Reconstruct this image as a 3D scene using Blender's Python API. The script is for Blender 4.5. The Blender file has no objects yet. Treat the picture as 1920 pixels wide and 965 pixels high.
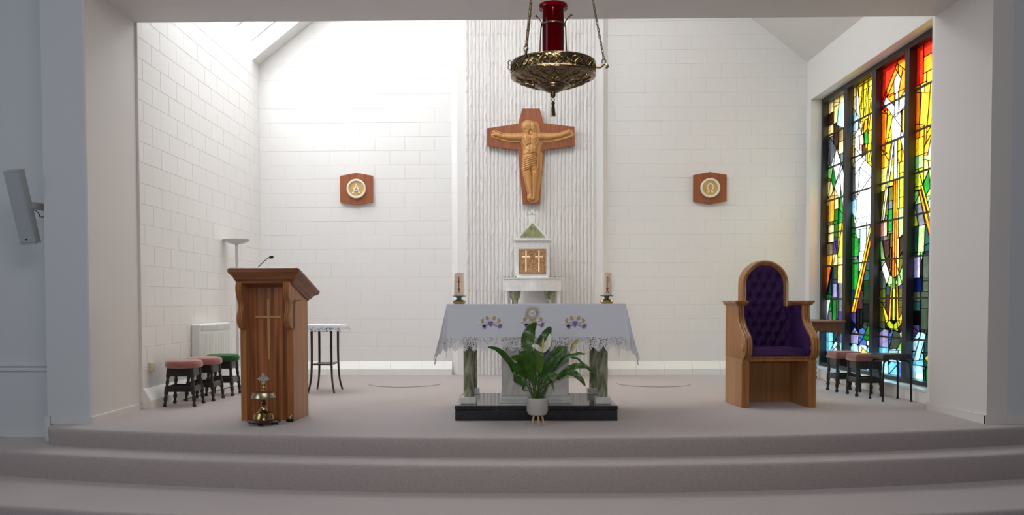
import bpy, math, random
from mathutils import Vector, Matrix
random.seed(7)
sc = bpy.context.scene
COL = sc.collection
PI = math.pi
# ---------------------------------------------------------------- camera
F, PX, PY, EYE = 1600.0, 926.0, 621.0, 1.08        # pixels of a 1920x965 frame
cam_d = bpy.data.cameras.new('camera'); cam = bpy.data.objects.new('camera', cam_d); COL.objects.link(cam)
cam_d.sensor_fit = 'HORIZONTAL'; cam_d.sensor_width = 36.0; cam_d.lens = F / 1920 * 36
cam_d.shift_x = (960 - PX) / 1920; cam_d.shift_y = (PY - 482.5) / 1920
cam_d.clip_start = 0.05; cam_d.clip_end = 200
pit, yaw, ROLL = math.atan2(53, 1600.3), math.atan2(30, 1600.0), 0.0021
fw = Vector((-math.sin(yaw) * math.cos(pit), math.cos(yaw) * math.cos(pit), -math.sin(pit)))
rt = Vector((math.cos(yaw), math.sin(yaw), 0)); up = rt.cross(fw)
rt, up = rt * math.cos(ROLL) - up * math.sin(ROLL), up * math.cos(ROLL) + rt * math.sin(ROLL)
m = Matrix((rt, up, -fw)).transposed().to_4x4(); m.translation = (0, 0, EYE)
cam.matrix_world = m
sc.camera = cam
def at(x, y, Y):                                   # pixel -> point on the plane at depth Y
    d = fw * F + rt * (x - PX) - up * (y - PY)
    return Vector((0, 0, EYE)) + d * (Y / d.y)
# ---------------------------------------------------------------- light
w = bpy.data.worlds.new('overcast_sky'); sc.world = w; w.use_nodes = True
bg = w.node_tree.nodes['Background']; bg.inputs[1].default_value = 13.5
wt = w.node_tree; tcw = wt.nodes.new('ShaderNodeTexCoord'); sep = wt.nodes.new('ShaderNodeSeparateXYZ'); rmp = wt.nodes.new('ShaderNodeValToRGB')
mr = wt.nodes.new('ShaderNodeMapRange'); mr.inputs['From Min'].default_value = -1.0
wt.links.new(tcw.outputs['Generated'], sep.inputs[0]); wt.links.new(sep.outputs[2], mr.inputs[0]); wt.links.new(mr.outputs[0], rmp.inputs[0]); wt.links.new(rmp.outputs[0], bg.inputs[0])
cr0 = rmp.color_ramp.elements                                  # overcast sky: zenith three times the horizon, dull ground below
cr0[0].position = .485; cr0[0].color = (.10, .105, .095, 1); cr0[1].position = 1.0; cr0[1].color = (.98, .99, 1.0, 1)
hz = cr0.new(.515); hz.color = (.34, .342, .34, 1)
sc.view_settings.view_transform = 'Standard'; sc.view_settings.look = 'None'
sc.view_settings.exposure = 0.33; sc.view_settings.gamma = 1.0; sc.view_settings.use_curve_mapping = False
def area(name, loc, target, sx, sy, power, color=(1, 1, 1), portal=False):
    l = bpy.data.lights.new(name, 'AREA'); l.shape = 'RECTANGLE'; l.size = sx; l.size_y = sy
    l.energy = power; l.color = color
    o = bpy.data.objects.new(name, l); COL.objects.link(o); o.location = loc
    o.rotation_euler = (Vector(target) - Vector(loc)).to_track_quat('-Z', 'Y').to_euler()
    if portal: l.cycles.is_portal = True
    return o
area('skylight_portal', (-2.73, 10.92, 5.78), (-2.73 + .62, 10.92, 5.78 - .785), 2.75, 3.3, 1, portal=True)
area('nave_daylight', (-7.0, 2.0, 3.2), (0, 7.5, 1.2), 3.0, 3.0, 58, (0.86, 0.93, 1.0))
area('nave_top_fill', (0.5, 2.5, 5.6), (0.5, 5.5, 0), 5.0, 2.0, 75, (1.0, 0.95, 0.90))  # unseen overhead fill added to brighten nave and steps, not a real fitting
area('camera_flash', (-0.12, 0.0, 1.30), (0.2, 8.0, 1.6), 0.08, 0.08, 45, (1, 0.98, 0.95))
area('stained_window_portal', (4.75, 10.9, 2.1), (0, 10.9, 2.1), 3.6, 4.0, 1, portal=True)
# ---------------------------------------------------------------- materials
MATS = {}
def mat(name, col=(.8, .8, .8), rough=.5, metal=0., **k):
    """col2/scale/stretch: noise colour; bump/bscale: relief; k: other principled inputs"""
    if name in MATS: return MATS[name]
    mt = bpy.data.materials.new(name); mt.use_nodes = True; MATS[name] = mt
    nt = mt.node_tree; b = nt.nodes['Principled BSDF']; L = nt.links.new
    b.inputs['Base Color'].default_value = (*col, 1); b.inputs['Roughness'].default_value = rough; b.inputs['Metallic'].default_value = metal
    tc = nt.nodes.new('ShaderNodeTexCoord')
    def mapped(stretch):
        mp = nt.nodes.new('ShaderNodeMapping'); L(tc.outputs['Object'], mp.inputs[0]); mp.inputs['Scale'].default_value = stretch; return mp.outputs[0]
    if 'col2' in k:
        n = nt.nodes.new('ShaderNodeTexNoise'); n.inputs['Scale'].default_value = k.get('scale', 8); n.inputs['Detail'].default_value = k.get('detail', 5)
        n.inputs['Distortion'].default_value = k.get('dist', 0)
        L(mapped(k.get('stretch', (1, 1, 1))), n.inputs['Vector'])
        r = nt.nodes.new('ShaderNodeValToRGB'); r.color_ramp.elements[0].position = k.get('lo', .35); r.color_ramp.elements[1].position = k.get('hi', .65)
        r.color_ramp.elements[0].color = (*col, 1); r.color_ramp.elements[1].color = (*k['col2'], 1)
        L(n.outputs[0], r.inputs[0]); L(r.outputs[0], b.inputs['Base Color'])
    if 'bump' in k:
        n = nt.nodes.new('ShaderNodeTexVoronoi' if k.get('vor') else 'ShaderNodeTexNoise'); n.inputs['Scale'].default_value = k.get('bscale', 60)
        L(mapped(k.get('bstretch', (1, 1, 1))), n.inputs['Vector'])
        bp = nt.nodes.new('ShaderNodeBump'); bp.inputs['Strength'].default_value = k['bump']; bp.inputs['Distance'].default_value = k.get('bdist', .01)
        L(n.outputs[0], bp.inputs['Height']); L(bp.outputs[0], b.inputs['Normal'])
    for a, v in k.get('inp', {}).items(): b.inputs[a].default_value = v
    return mt
PAINT = mat('white_block_paint', (.80, .785, .77), .42, bump=.25, bscale=90, bdist=.004)
PLASTER = mat('white_plaster', (.76, .745, .72), .6, bump=.08, bscale=40)
NAVE = mat('pale_blue_grey_paint', (.60, .63, .665), .6, bump=.05, bscale=40)
NAVET = mat('pale_blue_grey_gloss', (.64, .665, .69), .4)
REVEAL = mat('off_white_reveal_paint', (.70, .67, .655), .55, bump=.06, bscale=30)
CARPET = mat('mauve_grey_carpet', (.36, .308, .308), .95, col2=(.48, .418, .412), scale=160, bump=.5, bscale=500, bdist=.004, inp={'Sheen Weight': .8, 'Sheen Roughness': .4, 'Sheen Tint': (.9, .86, .86, 1)})
CARPETN = mat('blue_carpet', (.10, .11, .2), .95, col2=(.16, .16, .27), scale=160, bump=.4, bscale=500, bdist=.004)
FLUTE = mat('split_faced_paint', (.78, .75, .735), .5, bump=.6, bscale=45, bdist=.012)
PLINTH = mat('plinth_gloss_paint', (.84, .83, .80), .35)
FRAME = mat('dark_bronze_frame', (.018, .014, .013), .4)
LEAD = mat('lead_came', (.012, .011, .011), .5)
BLACK = mat('black_granite', (.010, .011, .014), .08, col2=(.03, .032, .04), scale=120)
MARBLE = mat('white_marble', (.72, .72, .71), .25, col2=(.82, .81, .80), scale=6, dist=2)
GMARB = mat('grey_cream_marble', (.50, .485, .455), .3, col2=(.66, .63, .59), scale=5, dist=3, stretch=(1, 1, .5))
GREEN = mat('green_marble', (.15, .17, .10), .12, col2=(.46, .47, .33), scale=7, dist=4, stretch=(1, 1, .35))
GREENL = mat('light_green_marble', (.18, .21, .08), .2, col2=(.40, .42, .22), scale=18, dist=2)
BRASS = mat('brass', (.42, .30, .12), .2, 1)
BRASSD = mat('aged_brass', (.30, .22, .13), .28, 1)
BRASSO = mat('engraved_brass', (.30, .21, .11), .25, 1, col2=(.46, .35, .20), scale=40, dist=3, lo=.45, hi=.55, bump=.8, bscale=38, bdist=.008, bstretch=(1, 1, 1.3))
SILV = mat('silvered_brass', (.66, .64, .56), .42, .8)
BELLM = mat('pale_brass', (.46, .41, .27), .27, 1)
BRONZE = mat('gold_bronze_relief', (.42, .24, .13), .25, 1, bump=.6, bscale=30, bdist=.012)
MAHOG = mat('striped_mahogany', (.16, .046, .014), .32, col2=(.42, .15, .046), scale=9, stretch=(3.2, 1, .06), detail=3, lo=.4, hi=.6)
MAHOGE = mat('mahogany_edge', (.33, .12, .036), .3, col2=(.46, .19, .065), scale=9, stretch=(2, 2, .1))
TOPW = mat('lectern_top_wood', (.18, .058, .018), .3, col2=(.28, .10, .032), scale=7, stretch=(.15, 3, 3))
SIDEW = mat('lectern_side_wood', (.42, .185, .07), .38, col2=(.55, .26, .11), scale=9, stretch=(2, 2, .07))
OAK = mat('golden_oak', (.36, .165, .055), .35, col2=(.49, .245, .09), scale=10, stretch=(3, 3, .08))
OAKD = mat('oak_moulding', (.30, .12, .035), .25, col2=(.42, .185, .058), scale=10, stretch=(3, 3, .12))
LWOOD = mat('light_inlay_wood', (.46, .25, .08), .4, col2=(.56, .33, .12), scale=12, stretch=(2, 2, .2))
CROSSW = mat('red_brown_wood', (.25, .07, .024), .45, col2=(.34, .105, .038), scale=9, stretch=(3, 3, .15))
FIGW = mat('carved_lime_wood', (.50, .24, .075), .4, col2=(.60, .31, .11), scale=8, stretch=(3, 3, .3))
DARKW = mat('very_dark_wood', (.018, .013, .012), .35)
DARKR = mat('dark_red_wood', (.045, .016, .013), .3)
TWISTW = mat('brown_wood', (.13, .05, .022), .3, col2=(.19, .08, .035), scale=10, stretch=(2, 2, .1))
PURPLE = mat('purple_velvet', (.034, .003, .075), .75, inp={'Sheen Weight': .3, 'Sheen Roughness': .35, 'Sheen Tint': (.30, .06, .6, 1)})
PINK = mat('dusty_pink_velvet', (.33, .115, .10), .8, col2=(.38, .14, .125), scale=30, inp={'Sheen Weight': .5})
PINKB = mat('brown_pink_velvet', (.19, .06, .055), .8, col2=(.23, .08, .07), scale=30, inp={'Sheen Weight': .4})
GREENV = mat('dark_green_velvet', (.006, .05, .012), .8, inp={'Sheen Weight': .35, 'Sheen Tint': (.3, .8, .35, 1)})
BVINYL = mat('black_vinyl', (.02, .018, .017), .35)
BMETAL = mat('black_metal', (.012, .012, .013), .35, .4)
CLOTH = mat('white_cloth', (.77, .79, .87), .85, bump=.05, bscale=20, inp={'Sheen Weight': .2})
WHITEM = mat('white_enamel', (.78, .78, .76), .35)
GRILLE = mat('pale_grille', (.55, .58, .61), .4)
LAMPG = mat('grey_enamel', (.60, .62, .62), .35)
SPK = mat('light_grey_speaker', (.40, .43, .46), .55)
SPKD = mat('speaker_bracket_metal', (.45, .45, .43), .4)
CREAM = mat('cream_ceramic', (.82, .78, .70), .35)
GOLDF = mat('ochre_gold_field', (.60, .36, .10), .45, col2=(.68, .45, .15), scale=25)
WAX = mat('ivory_wax', (.78, .68, .52), .5, inp={'Subsurface Weight': .2})
RED = mat('red_gold_transfer', (.42, .06, .03), .5)
PATINA = mat('green_grey_patina', (.10, .14, .13), .4, .6)
RUBY = mat('ruby_glass', (.24, .0, .006), .05, inp={'Transmission Weight': .75, 'IOR': 1.3})
GLASS = mat('clear_glass', (.9, .93, .93), .05, inp={'Alpha': .22, 'Specular IOR Level': 1.0})
LEAF = mat('glossy_green_leaf', (.026, .085, .008), .32, col2=(.06, .15, .015), scale=14, inp={'Subsurface Weight': .05})
LEAFY = mat('young_green_leaf', (.075, .15, .012), .35, col2=(.10, .20, .02), scale=14)
STEM = mat('green_stalk', (.07, .14, .025), .4)
SPATHE = mat('white_spathe', (.80, .80, .66), .5)
SPADIX = mat('cream_spadix', (.62, .52, .22), .6)
POT = mat('grey_white_ceramic', (.55, .53, .50), .6)
SOIL = mat('dark_soil', (.03, .02, .015), .95)
BEECH = mat('beech_legs', (.55, .37, .17), .5)
SOCK = mat('yellowed_plastic', (.62, .57, .42), .5)
DBLUE = mat('dark_slate_disc', (.035, .045, .06), .3)
SLATE = mat('blue_grey_stone', (.26, .28, .33), .3)
THGOLD = mat('gold_thread', (.55, .38, .14), .55)
THPURP = mat('purple_thread', (.26, .13, .46), .6)
THGREEN = mat('pale_green_thread', (.40, .46, .30), .6)
THWHITE = mat('white_thread', (.85, .83, .80), .6)
def lace_mat():
    mt = bpy.data.materials.new('white_lace'); mt.use_nodes = True; nt = mt.node_tree; b = nt.nodes['Principled BSDF']
    b.inputs['Base Color'].default_value = (.80, .80, .83, 1); b.inputs['Roughness'].default_value = .8
    tc = nt.nodes.new('ShaderNodeTexCoord'); v = nt.nodes.new('ShaderNodeTexVoronoi'); v.feature = 'DISTANCE_TO_EDGE'; v.inputs['Scale'].default_value = 62
    nt.links.new(tc.outputs['Object'], v.inputs['Vector'])
    c = nt.nodes.new('ShaderNodeMath'); c.operation = 'LESS_THAN'; c.inputs[1].default_value = .17; nt.links.new(v.outputs['Distance'], c.inputs[0])
    n = nt.nodes.new('ShaderNodeTexNoise'); n.inputs['Scale'].default_value = 18; nt.links.new(tc.outputs['Object'], n.inputs['Vector'])
    g = nt.nodes.new('ShaderNodeMath'); g.operation = 'GREATER_THAN'; g.inputs[1].default_value = .66; nt.links.new(n.outputs[0], g.inputs[0])
    a = nt.nodes.new('ShaderNodeMath'); a.operation = 'MAXIMUM'; nt.links.new(c.outputs[0], a.inputs[0]); nt.links.new(g.outputs[0], a.inputs[1])
    nt.links.new(a.outputs[0], b.inputs['Alpha'])
    return mt
LACE = lace_mat()
def glass_mat(name, col):
    if name in MATS: return MATS[name]
    mt = bpy.data.materials.new(name); mt.use_nodes = True; MATS[name] = mt; nt = mt.node_tree; nt.nodes.remove(nt.nodes['Principled BSDF'])
    out = nt.nodes['Material Output']; L = nt.links.new
    tc = nt.nodes.new('ShaderNodeTexCoord'); n = nt.nodes.new('ShaderNodeTexNoise'); n.inputs['Scale'].default_value = 7; n.inputs['Detail'].default_value = 4; n.inputs['Distortion'].default_value = 1.5
    L(tc.outputs['Object'], n.inputs['Vector'])
    r = nt.nodes.new('ShaderNodeValToRGB'); r.color_ramp.elements[0].position = .3; r.color_ramp.elements[1].position = .7
    gy_ = sum(col) / 3; col = [.80 * c + .14 * gy_ + .015 for c in col]
    r.color_ramp.elements[0].color = (*[c * .72 for c in col], 1); r.color_ramp.elements[1].color = (*[min(1, c * 1.2) for c in col], 1)
    L(n.outputs[0], r.inputs[0])
    t = nt.nodes.new('ShaderNodeBsdfTransparent'); d = nt.nodes.new('ShaderNodeBsdfTranslucent'); g = nt.nodes.new('ShaderNodeBsdfGlossy')
    g.inputs['Roughness'].default_value = .15; g.inputs['Color'].default_value = (.8, .8, .8, 1)
    L(r.outputs[0], t.inputs[0]); L(r.outputs[0], d.inputs[0])
    m1 = nt.nodes.new('ShaderNodeMixShader'); m1.inputs[0].default_value = .15; L(t.outputs[0], m1.inputs[1]); L(d.outputs[0], m1.inputs[2])
    m2 = nt.nodes.new('ShaderNodeMixShader'); m2.inputs[0].default_value = .03; L(m1.outputs[0], m2.inputs[1]); L(g.outputs[0], m2.inputs[2])
    L(m2.outputs[0], out.inputs[0])
    return mt
def emit_mat(name, col, s):
    mt = bpy.data.materials.new(name); mt.use_nodes = True; b = mt.node_tree.nodes['Principled BSDF']
    b.inputs['Base Color'].default_value = (*col, 1); b.inputs['Emission Color'].default_value = (*col, 1); b.inputs['Emission Strength'].default_value = s
    return mt
# ---------------------------------------------------------------- mesh helpers
class MB:
    def __init__(s): s.v = []; s.f = []; s.smooth = False
    def add(s, vs, fs):
        o = len(s.v); s.v += [tuple(p) for p in vs]; s.f += [tuple(i + o for i in f) for f in fs]; return s
    def box(s, x0, x1, y0, y1, z0, z1, bev=0.):
        if bev <= 0:
            v = [(x, y, z) for z in (z0, z1) for y in (y0, y1) for x in (x0, x1)]
            return s.add(v, [(0, 2, 3, 1), (4, 5, 7, 6), (0, 1, 5, 4), (2, 6, 7, 3), (0, 4, 6, 2), (1, 3, 7, 5)])
        b = bev; v = []; idx = {}
        for ix, X in enumerate((x0, x1)):
            for iy, Y in enumerate((y0, y1)):
                for iz, Z in enumerate((z0, z1)):
                    sx, sy, sz = (b if ix == 0 else -b), (b if iy == 0 else -b), (b if iz == 0 else -b)
                    for a, p in enumerate(((X, Y + sy, Z + sz), (X + sx, Y, Z + sz), (X + sx, Y + sy, Z))):
                        idx[ix, iy, iz, a] = len(v); v.append(p)
        f = []
        for q in (0, 1):
            f.append([idx[q, a, c, 0] for a, c in ((0, 0), (0, 1), (1, 1), (1, 0))][::(1 if q == 0 else -1)])
            f.append([idx[a, q, c, 1] for a, c in ((0, 0), (1, 0), (1, 1), (0, 1))][::(1 if q == 0 else -1)])
            f.append([idx[a, c, q, 2] for a, c in ((0, 0), (0, 1), (1, 1), (1, 0))][::(1 if q == 0 else -1)])
        for i in (0, 1):
            for j in (0, 1):
                f.append((idx[i, j, 0, 0], idx[i, j, 1, 0], idx[i, j, 1, 1], idx[i, j, 0, 1]))
                f.append((idx[i, 0, j, 0], idx[i, 1, j, 0], idx[i, 1, j, 2], idx[i, 0, j, 2]))
                f.append((idx[0, i, j, 1], idx[1, i, j, 1], idx[1, i, j, 2], idx[0, i, j, 2]))
                for k in (0, 1): f.append((idx[i, j, k, 0], idx[i, j, k, 1], idx[i, j, k, 2]))
        return s.add(v, f)
    def prism(s, poly, d0, d1, axis='y'):              # poly in the two other axes
        def P(a, b, d): return {'y': (a, d, b), 'x': (d, a, b), 'z': (a, b, d)}[axis]
        n = len(poly); v = [P(a, b, d0) for a, b in poly] + [P(a, b, d1) for a, b in poly]
        f = [tuple(range(n))[::-1], tuple(range(n, 2 * n))] + [(i, (i + 1) % n, n + (i + 1) % n, n + i) for i in range(n)]
        return s.add(v, f)
    def lathe(s, prof, seg=32, c=(0, 0, 0), mtx=None):   # prof: (r, z)
        v = []; f = []
        for r, z in prof:
            for i in range(seg):
                a = 2 * PI * i / seg; v.append(Vector((r * math.cos(a), r * math.sin(a), z)))
        for j in range(len(prof) - 1):
            for i in range(seg):
                k = (i + 1) % seg; f.append((j * seg + i, j * seg + k, (j + 1) * seg + k, (j + 1) * seg + i))
        if prof[0][0] > 1e-6: f.append(tuple(range(seg))[::-1])
        if prof[-1][0] > 1e-6: f.append(tuple((len(prof) - 1) * seg + i for i in range(seg)))
        if mtx is not None: v = [mtx @ p for p in v]
        s.smooth = True
        return s.add([p + Vector(c) for p in v], f)
    def tube(s, pts, rad, seg=8, closed=False):
        pts = [Vector(p) for p in pts]; n = len(pts); v = []; f = []
        rr = rad if isinstance(rad, (list, tuple)) else [rad] * n
        nrm = None
        for i, p in enumerate(pts):
            a = pts[i - 1] if (i or closed) else p; b = pts[(i + 1) % n] if (i < n - 1 or closed) else p
            t = (b - a).normalized()
            if nrm is None:
                nrm = t.orthogonal().normalized()
            nrm = (nrm - t * nrm.dot(t)).normalized(); bn = t.cross(nrm)
            for k in range(seg):
                q = 2 * PI * k / seg; v.append(p + (nrm * math.cos(q) + bn * math.sin(q)) * rr[i])
        for i in range(n if closed else n - 1):
            j = (i + 1) % n
            for k in range(seg): f.append((i * seg + k, i * seg + (k + 1) % seg, j * seg + (k + 1) % seg, j * seg + k))
        if not closed: f += [tuple(range(seg))[::-1], tuple((n - 1) * seg + k for k in range(seg))]
        s.smooth = True
        return s.add(v, f)
    def grid(s, fn, nu, nv, mask=None):
        v = [fn(i / nu, j / nv) for j in range(nv + 1) for i in range(nu + 1)]; f = []
        for j in range(nv):
            for i in range(nu):
                if mask is None or mask((i + .5) / nu, (j + .5) / nv):
                    a = j * (nu + 1) + i; f.append((a, a + 1, a + nu + 2, a + nu + 1))
        s.smooth = True
        return s.add(v, f)
    def mesh(s, name, material, ang=35):
        me = bpy.data.meshes.new(name); me.from_pydata([tuple(p) for p in s.v], [], s.f); me.update()
        if s.smooth:
            me.polygons.foreach_set('use_smooth', [True] * len(me.polygons))
            me.set_sharp_from_angle(angle=math.radians(ang))
        me.materials.append(material)
        return me
    def build(s, name, material, parent=None, ang=35, **k):
        return link(name, s.mesh(name, material, ang), parent, **k)
def link(name, data, parent=None, loc=None, rot=None):
    o = bpy.data.objects.new(name, data); COL.objects.link(o)
    if parent is not None: o.parent = parent
    if loc is not None: o.location = loc
    if rot is not None: o.rotation_euler = rot
    return o
def tag(o, label, cat=None, group=None, kind=None):
    o['label'] = label
    if cat: o['category'] = cat
    if group: o['group'] = group
    if kind: o['kind'] = kind
    return o
def struct(o, label): return tag(o, label, kind='structure')
def thing(name, label, cat, loc=(0, 0, 0), rz=0, group=None):
    return tag(link(name, None, None, loc, (0, 0, rz)), label, cat, group)
def copy_tree(o, parent=None):
    c = o.copy(); COL.objects.link(c); c.parent = parent
    for ch in o.children: copy_tree(ch, c)
    return c
def B(*a, **k): return MB().box(*a, **k)
# ================================================================ SETTING
XL, XR, YB = -3.77, 4.42, 12.88            # sanctuary walls
JL, JR, J0, J1 = -3.79, 4.23, 7.70, 8.66   # chancel arch jambs
ZB = 3.92                                  # beam underside
Z1, Z2, Z3 = -.16, -.375, -.55             # lower levels
CH, BL = .2105, .45                        # block course
ZE, XRIDGE, SL = 4.64, .325, .79           # eaves, ridge, roof slope
def roofz(x): return ZE + SL * (x - XL if x < XRIDGE else XR - x)
# --- block walls: a body with every block its own piece
BM = {}
def block_mesh(wd, ht):
    key = (round(wd, 3), round(ht, 3))
    if key not in BM:
        a, b, c, d = wd / 2 - .0008, ht / 2 - .0012, .0034, .0037
        v = [(-a, 0, -b), (a, 0, -b), (a, 0, b), (-a, 0, b), (-a, -d + c, -b), (a, -d + c, -b), (a, -d + c, b), (-a, -d + c, b),
             (-a + c, -d, -b + c), (a - c, -d, -b + c), (a - c, -d, b - c), (-a + c, -d, b - c)]
        f = [(0, 1, 5, 4), (1, 2, 6, 5), (2, 3, 7, 6), (3, 0, 4, 7), (4, 5, 9, 8), (5, 6, 10, 9), (6, 7, 11, 10), (7, 4, 8, 11), (8, 9, 10, 11)]
        BM[key] = MB().add(v, f).mesh('block', PAINT)
    return BM[key]
def block_wall(name, label, u0, u1, z0, ztop, place, body, rot):
    wall = struct(body.build(name, PAINT), label)
    k = 0; z = z0
    while z < 5.45:
        off = (k % 2) * BL / 2; u = math.floor((u0 - off) / BL) * BL + off
        while u < u1 - .02:
            a, b = max(u, u0), min(u + BL, u1)
            if b - a > .03 and z < max(ztop(a), ztop(b)) - .02:
                p = place((a + b) / 2, z + CH / 2)
                o = link('block', block_mesh(b - a, CH), wall, p, (random.gauss(0, .0016), 0, rot + random.gauss(0, .0012)))
            u += BL
        z += CH; k += 1
    return wall
def gable(x0, x1):      # wall outline under the roof
    return [(x0, 0), (x1, 0), (x1, roofz(x1)), (x0, roofz(x0))]
PL, PR = -.87, 1.47
block_wall('wall_back_left', 'white painted block wall behind the lectern', XL, PL + .01, .2105, roofz, lambda u, z: (u, YB, z),
           MB().prism(gable(XL, PL + .01), YB, YB + .2, 'y'), 0)
block_wall('wall_back_right', 'white painted block wall behind the purple chair', PR - .01, XR, .2105, roofz, lambda u, z: (u, YB, z),
           MB().prism(gable(PR - .01, XR), YB, YB + .2, 'y'), 0)
block_wall('wall_left', 'white painted block side wall under the skylight', J1, YB, .2105, lambda y: ZE, lambda u, z: (XL, u, z),
           B(XL - .2, XL, J1, YB + .2, 0, ZE), PI / 2)
# --- central pier: splayed sides, plain edge blocks, fluted split-faced blocks
YP = YB - .11
pier = MB()
pier.prism([(PL, YB + .2), (PL, YB), (-.775, YP + .006), (1.385, YP + .006), (PR, YB), (PR, YB + .2)], 0, 6.4, 'z')
wall_c = struct(pier.build('wall_center', PAINT), 'projecting white pier of fluted blocks behind the altar')
FW = (1.265 + .665) / 5
def flute_mesh(seed):
    r = random.Random(seed); mb = MB(); n = 7; p = FW / n; h = CH / 2 - .0015
    for i in range(n):
        x0 = -FW / 2 + i * p
        pts = [(x0 + .006, 0), (x0 + .010, -.014), (x0 + p * .5, -.019), (x0 + p - .005, -.014), (x0 + p, 0)]
        zs = [-h, -h / 3, h / 3, h]
        v = [(x, y - (r.uniform(-.004, .004) if y < 0 else 0), z) for z in zs for x, y in pts]
        f = [(j * 5 + q, j * 5 + q + 1, j * 5 + q + 6, j * 5 + q + 5) for j in range(3) for q in range(4)]
        mb.add(v, f)
    return mb.mesh('fluted_block', FLUTE)
FM = [flute_mesh(s) for s in range(8)]
EB = {}
for k in range(25):
    z = k * CH + CH / 2
    for i in range(5):
        link('fluted_block', FM[(k * 3 + i * 5 + (k // 3)) % 8], wall_c, (-.665 + FW * (i + .5), YP + .006, z))
    for xa, xb in ((-.775, -.672), (1.272, 1.385)):
        link('edge_block', block_mesh(xb - xa, CH), wall_c, ((xa + xb) / 2, YP + .010, z))
    for xa, ya, xb, yb in ((PL, YB, -.775, YP), (1.385, YP, PR, YB)):
        ln = math.hypot(xb - xa, yb - ya)
        link('splay_block', block_mesh(ln, CH), wall_c, ((xa + xb) / 2, (ya + yb) / 2 + .006, z), (0, 0, math.atan2(yb - ya, xb - xa)))
# --- splayed plinth course
def plinth(name, label, a, b, axis):
    e = struct(link(name, None), label); n = max(1, round(abs((b - a)) / BL)); d = (b - a) / n
    mb = MB().prism([(0, 0), (-.085, 0), (-.085, .088), (-.012, .2085), (0, .2085)], -d / 2 + .0015, d / 2 - .0015, 'x')
    me = mb.mesh('plinth_block', PLINTH)
    for i in range(n):
        u = a + d * (i + .5)
        link('plinth_block', me, e, (u, YB, 0) if axis == 'x' else (XL, u, 0), (0, 0, 0 if axis == 'x' else PI / 2))
plinth('baseboard_back_left', 'white splayed plinth course along the wall behind the lectern', XL + .09, PL, 'x')
plinth('baseboard_back_right', 'white splayed plinth course along the wall behind the purple chair', PR, XR - .01, 'x')
plinth('baseboard_left', 'white splayed plinth course along the skylit side wall', J1, YB - .0, 'y')
# --- right wall with the window opening
GX = 4.66; WY0, WY1, WZ0, WZ1 = 9.10, 12.70, .15, 4.05
wr = MB()
wr.box(XR, XR + .45, WY1, YB + .2, 0, ZE); wr.box(XR, XR + .45, J1, WY0, 0, ZE)
wr.box(XR, XR + .45, WY0, WY1, WZ1, ZE); wr.box(XR, XR + .45, WY0, WY1, -.1, WZ0 - .03)
struct(wr.build('wall_right', PLASTER), 'smooth white plaster side wall around the stained glass window')
e = struct(link('trim_1', None), 'row of white tiles under the stained glass window sill')
tm = B(-.014, 0, -.148, .148, 0, .118, bev=.003).mesh('tile', PLINTH)
for i in range(14): link('tile', tm, e, (XR, J1 + .15 + .3 * i, 0))
struct(B(XR - .02, GX + .03, WY0, WY1, WZ0 - .03, WZ0, bev=.004).build('trim_2', PLINTH), 'white window sill under the stained glass')
# --- ceiling slopes (skylight opening in the left one)
SY0, SY1, SX1 = 9.3, 12.55, -1.7
def slope_piece(mb, x0, x1, y0, y1, t=.22):
    v = [(x, y, roofz(x) + dz) for dz in (0, t) for y in (y0, y1) for x in (x0, x1)]
    mb.add(v, [(0, 2, 3, 1), (4, 5, 7, 6), (0, 1, 5, 4), (2, 6, 7, 3), (0, 4, 6, 2), (1, 3, 7, 5)])
cl = MB()
slope_piece(cl, XL, SX1, SY1, YB + .2); slope_piece(cl, XL, SX1, J1, SY0); slope_piece(cl, SX1, XRIDGE, J1, YB + .2)
struct(cl.build('ceiling_left', PLASTER), 'white sloping ceiling around the skylight')
cr = MB(); slope_piece(cr, XRIDGE + .0001, XR, J1, YB + .2)
struct(cr.build('ceiling_right', PLASTER), 'white sloping ceiling above the stained glass window')
sk = struct(link('window_5', None), 'bright sloping skylight above the side wall')
ybars = [12.24 - .66 * i for i in range(5)]
ks = .17
def sbar(x0, x1, y0, y1, a, b):
    mb = MB(); v = [(x, y, roofz(x) + dz) for dz in (a, b) for y in (y0, y1) for x in (x0, x1)]
    return mb.add(v, [(0, 2, 3, 1), (4, 5, 7, 6), (0, 1, 5, 4), (2, 6, 7, 3), (0, 4, 6, 2), (1, 3, 7, 5)])
SKY_GLASS = glass_mat('skylight_glass', (.80, .81, .815))
for yb in ybars: sbar(XL + .06, SX1, yb - .03, yb + .03, ks - .06, ks + .02).build('glazing_bar', WHITEM, sk)
ed = [SY1] + ybars + [SY0]
for a, b in zip(ed[:-1], ed[1:]): sbar(XL + .0, SX1, b + .03, a - .03, ks, ks + .008).build('pane', SKY_GLASS, sk)
# --- chancel arch and nave front wall
def wallbox(name, label, m_, *bx):
    mb = MB()
    for b in bx: mb.box(*b)
    return struct(mb.build(name, m_), label)
wallbox('wall_arch_left', 'pale blue-grey pilaster beside the sanctuary steps', NAVE, (-4.19, JL - .003, J0 - .07, J1, Z3, 6.4))
wallbox('wall_arch_right', 'pale blue-grey wall end beside the stained glass window', NAVE, (JR + .003, 8.5, J0 - .07, J1, Z3, 6.4))
wallbox('wall_arch_top', 'beam wall above the sanctuary opening', NAVE, (JL, JR, J0 - .07, J1, ZB + .004, 6.4))
wallbox('trim_3', 'off-white plaster reveal of the pilaster beside the round stools', REVEAL, (JL - .02, JL, J0 - .072, J1 + .002, 0, ZB + .02))
wallbox('trim_4', 'off-white plaster reveal beside the stained glass window', REVEAL, (JR, JR + .18, J0 - .072, J1 + .002, 0, ZB + .02))
wallbox('trim_5', 'off-white soffit under the beam', REVEAL, (JL, JR, J0 - .072, J1 + .002, ZB, ZB + .02))
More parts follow.
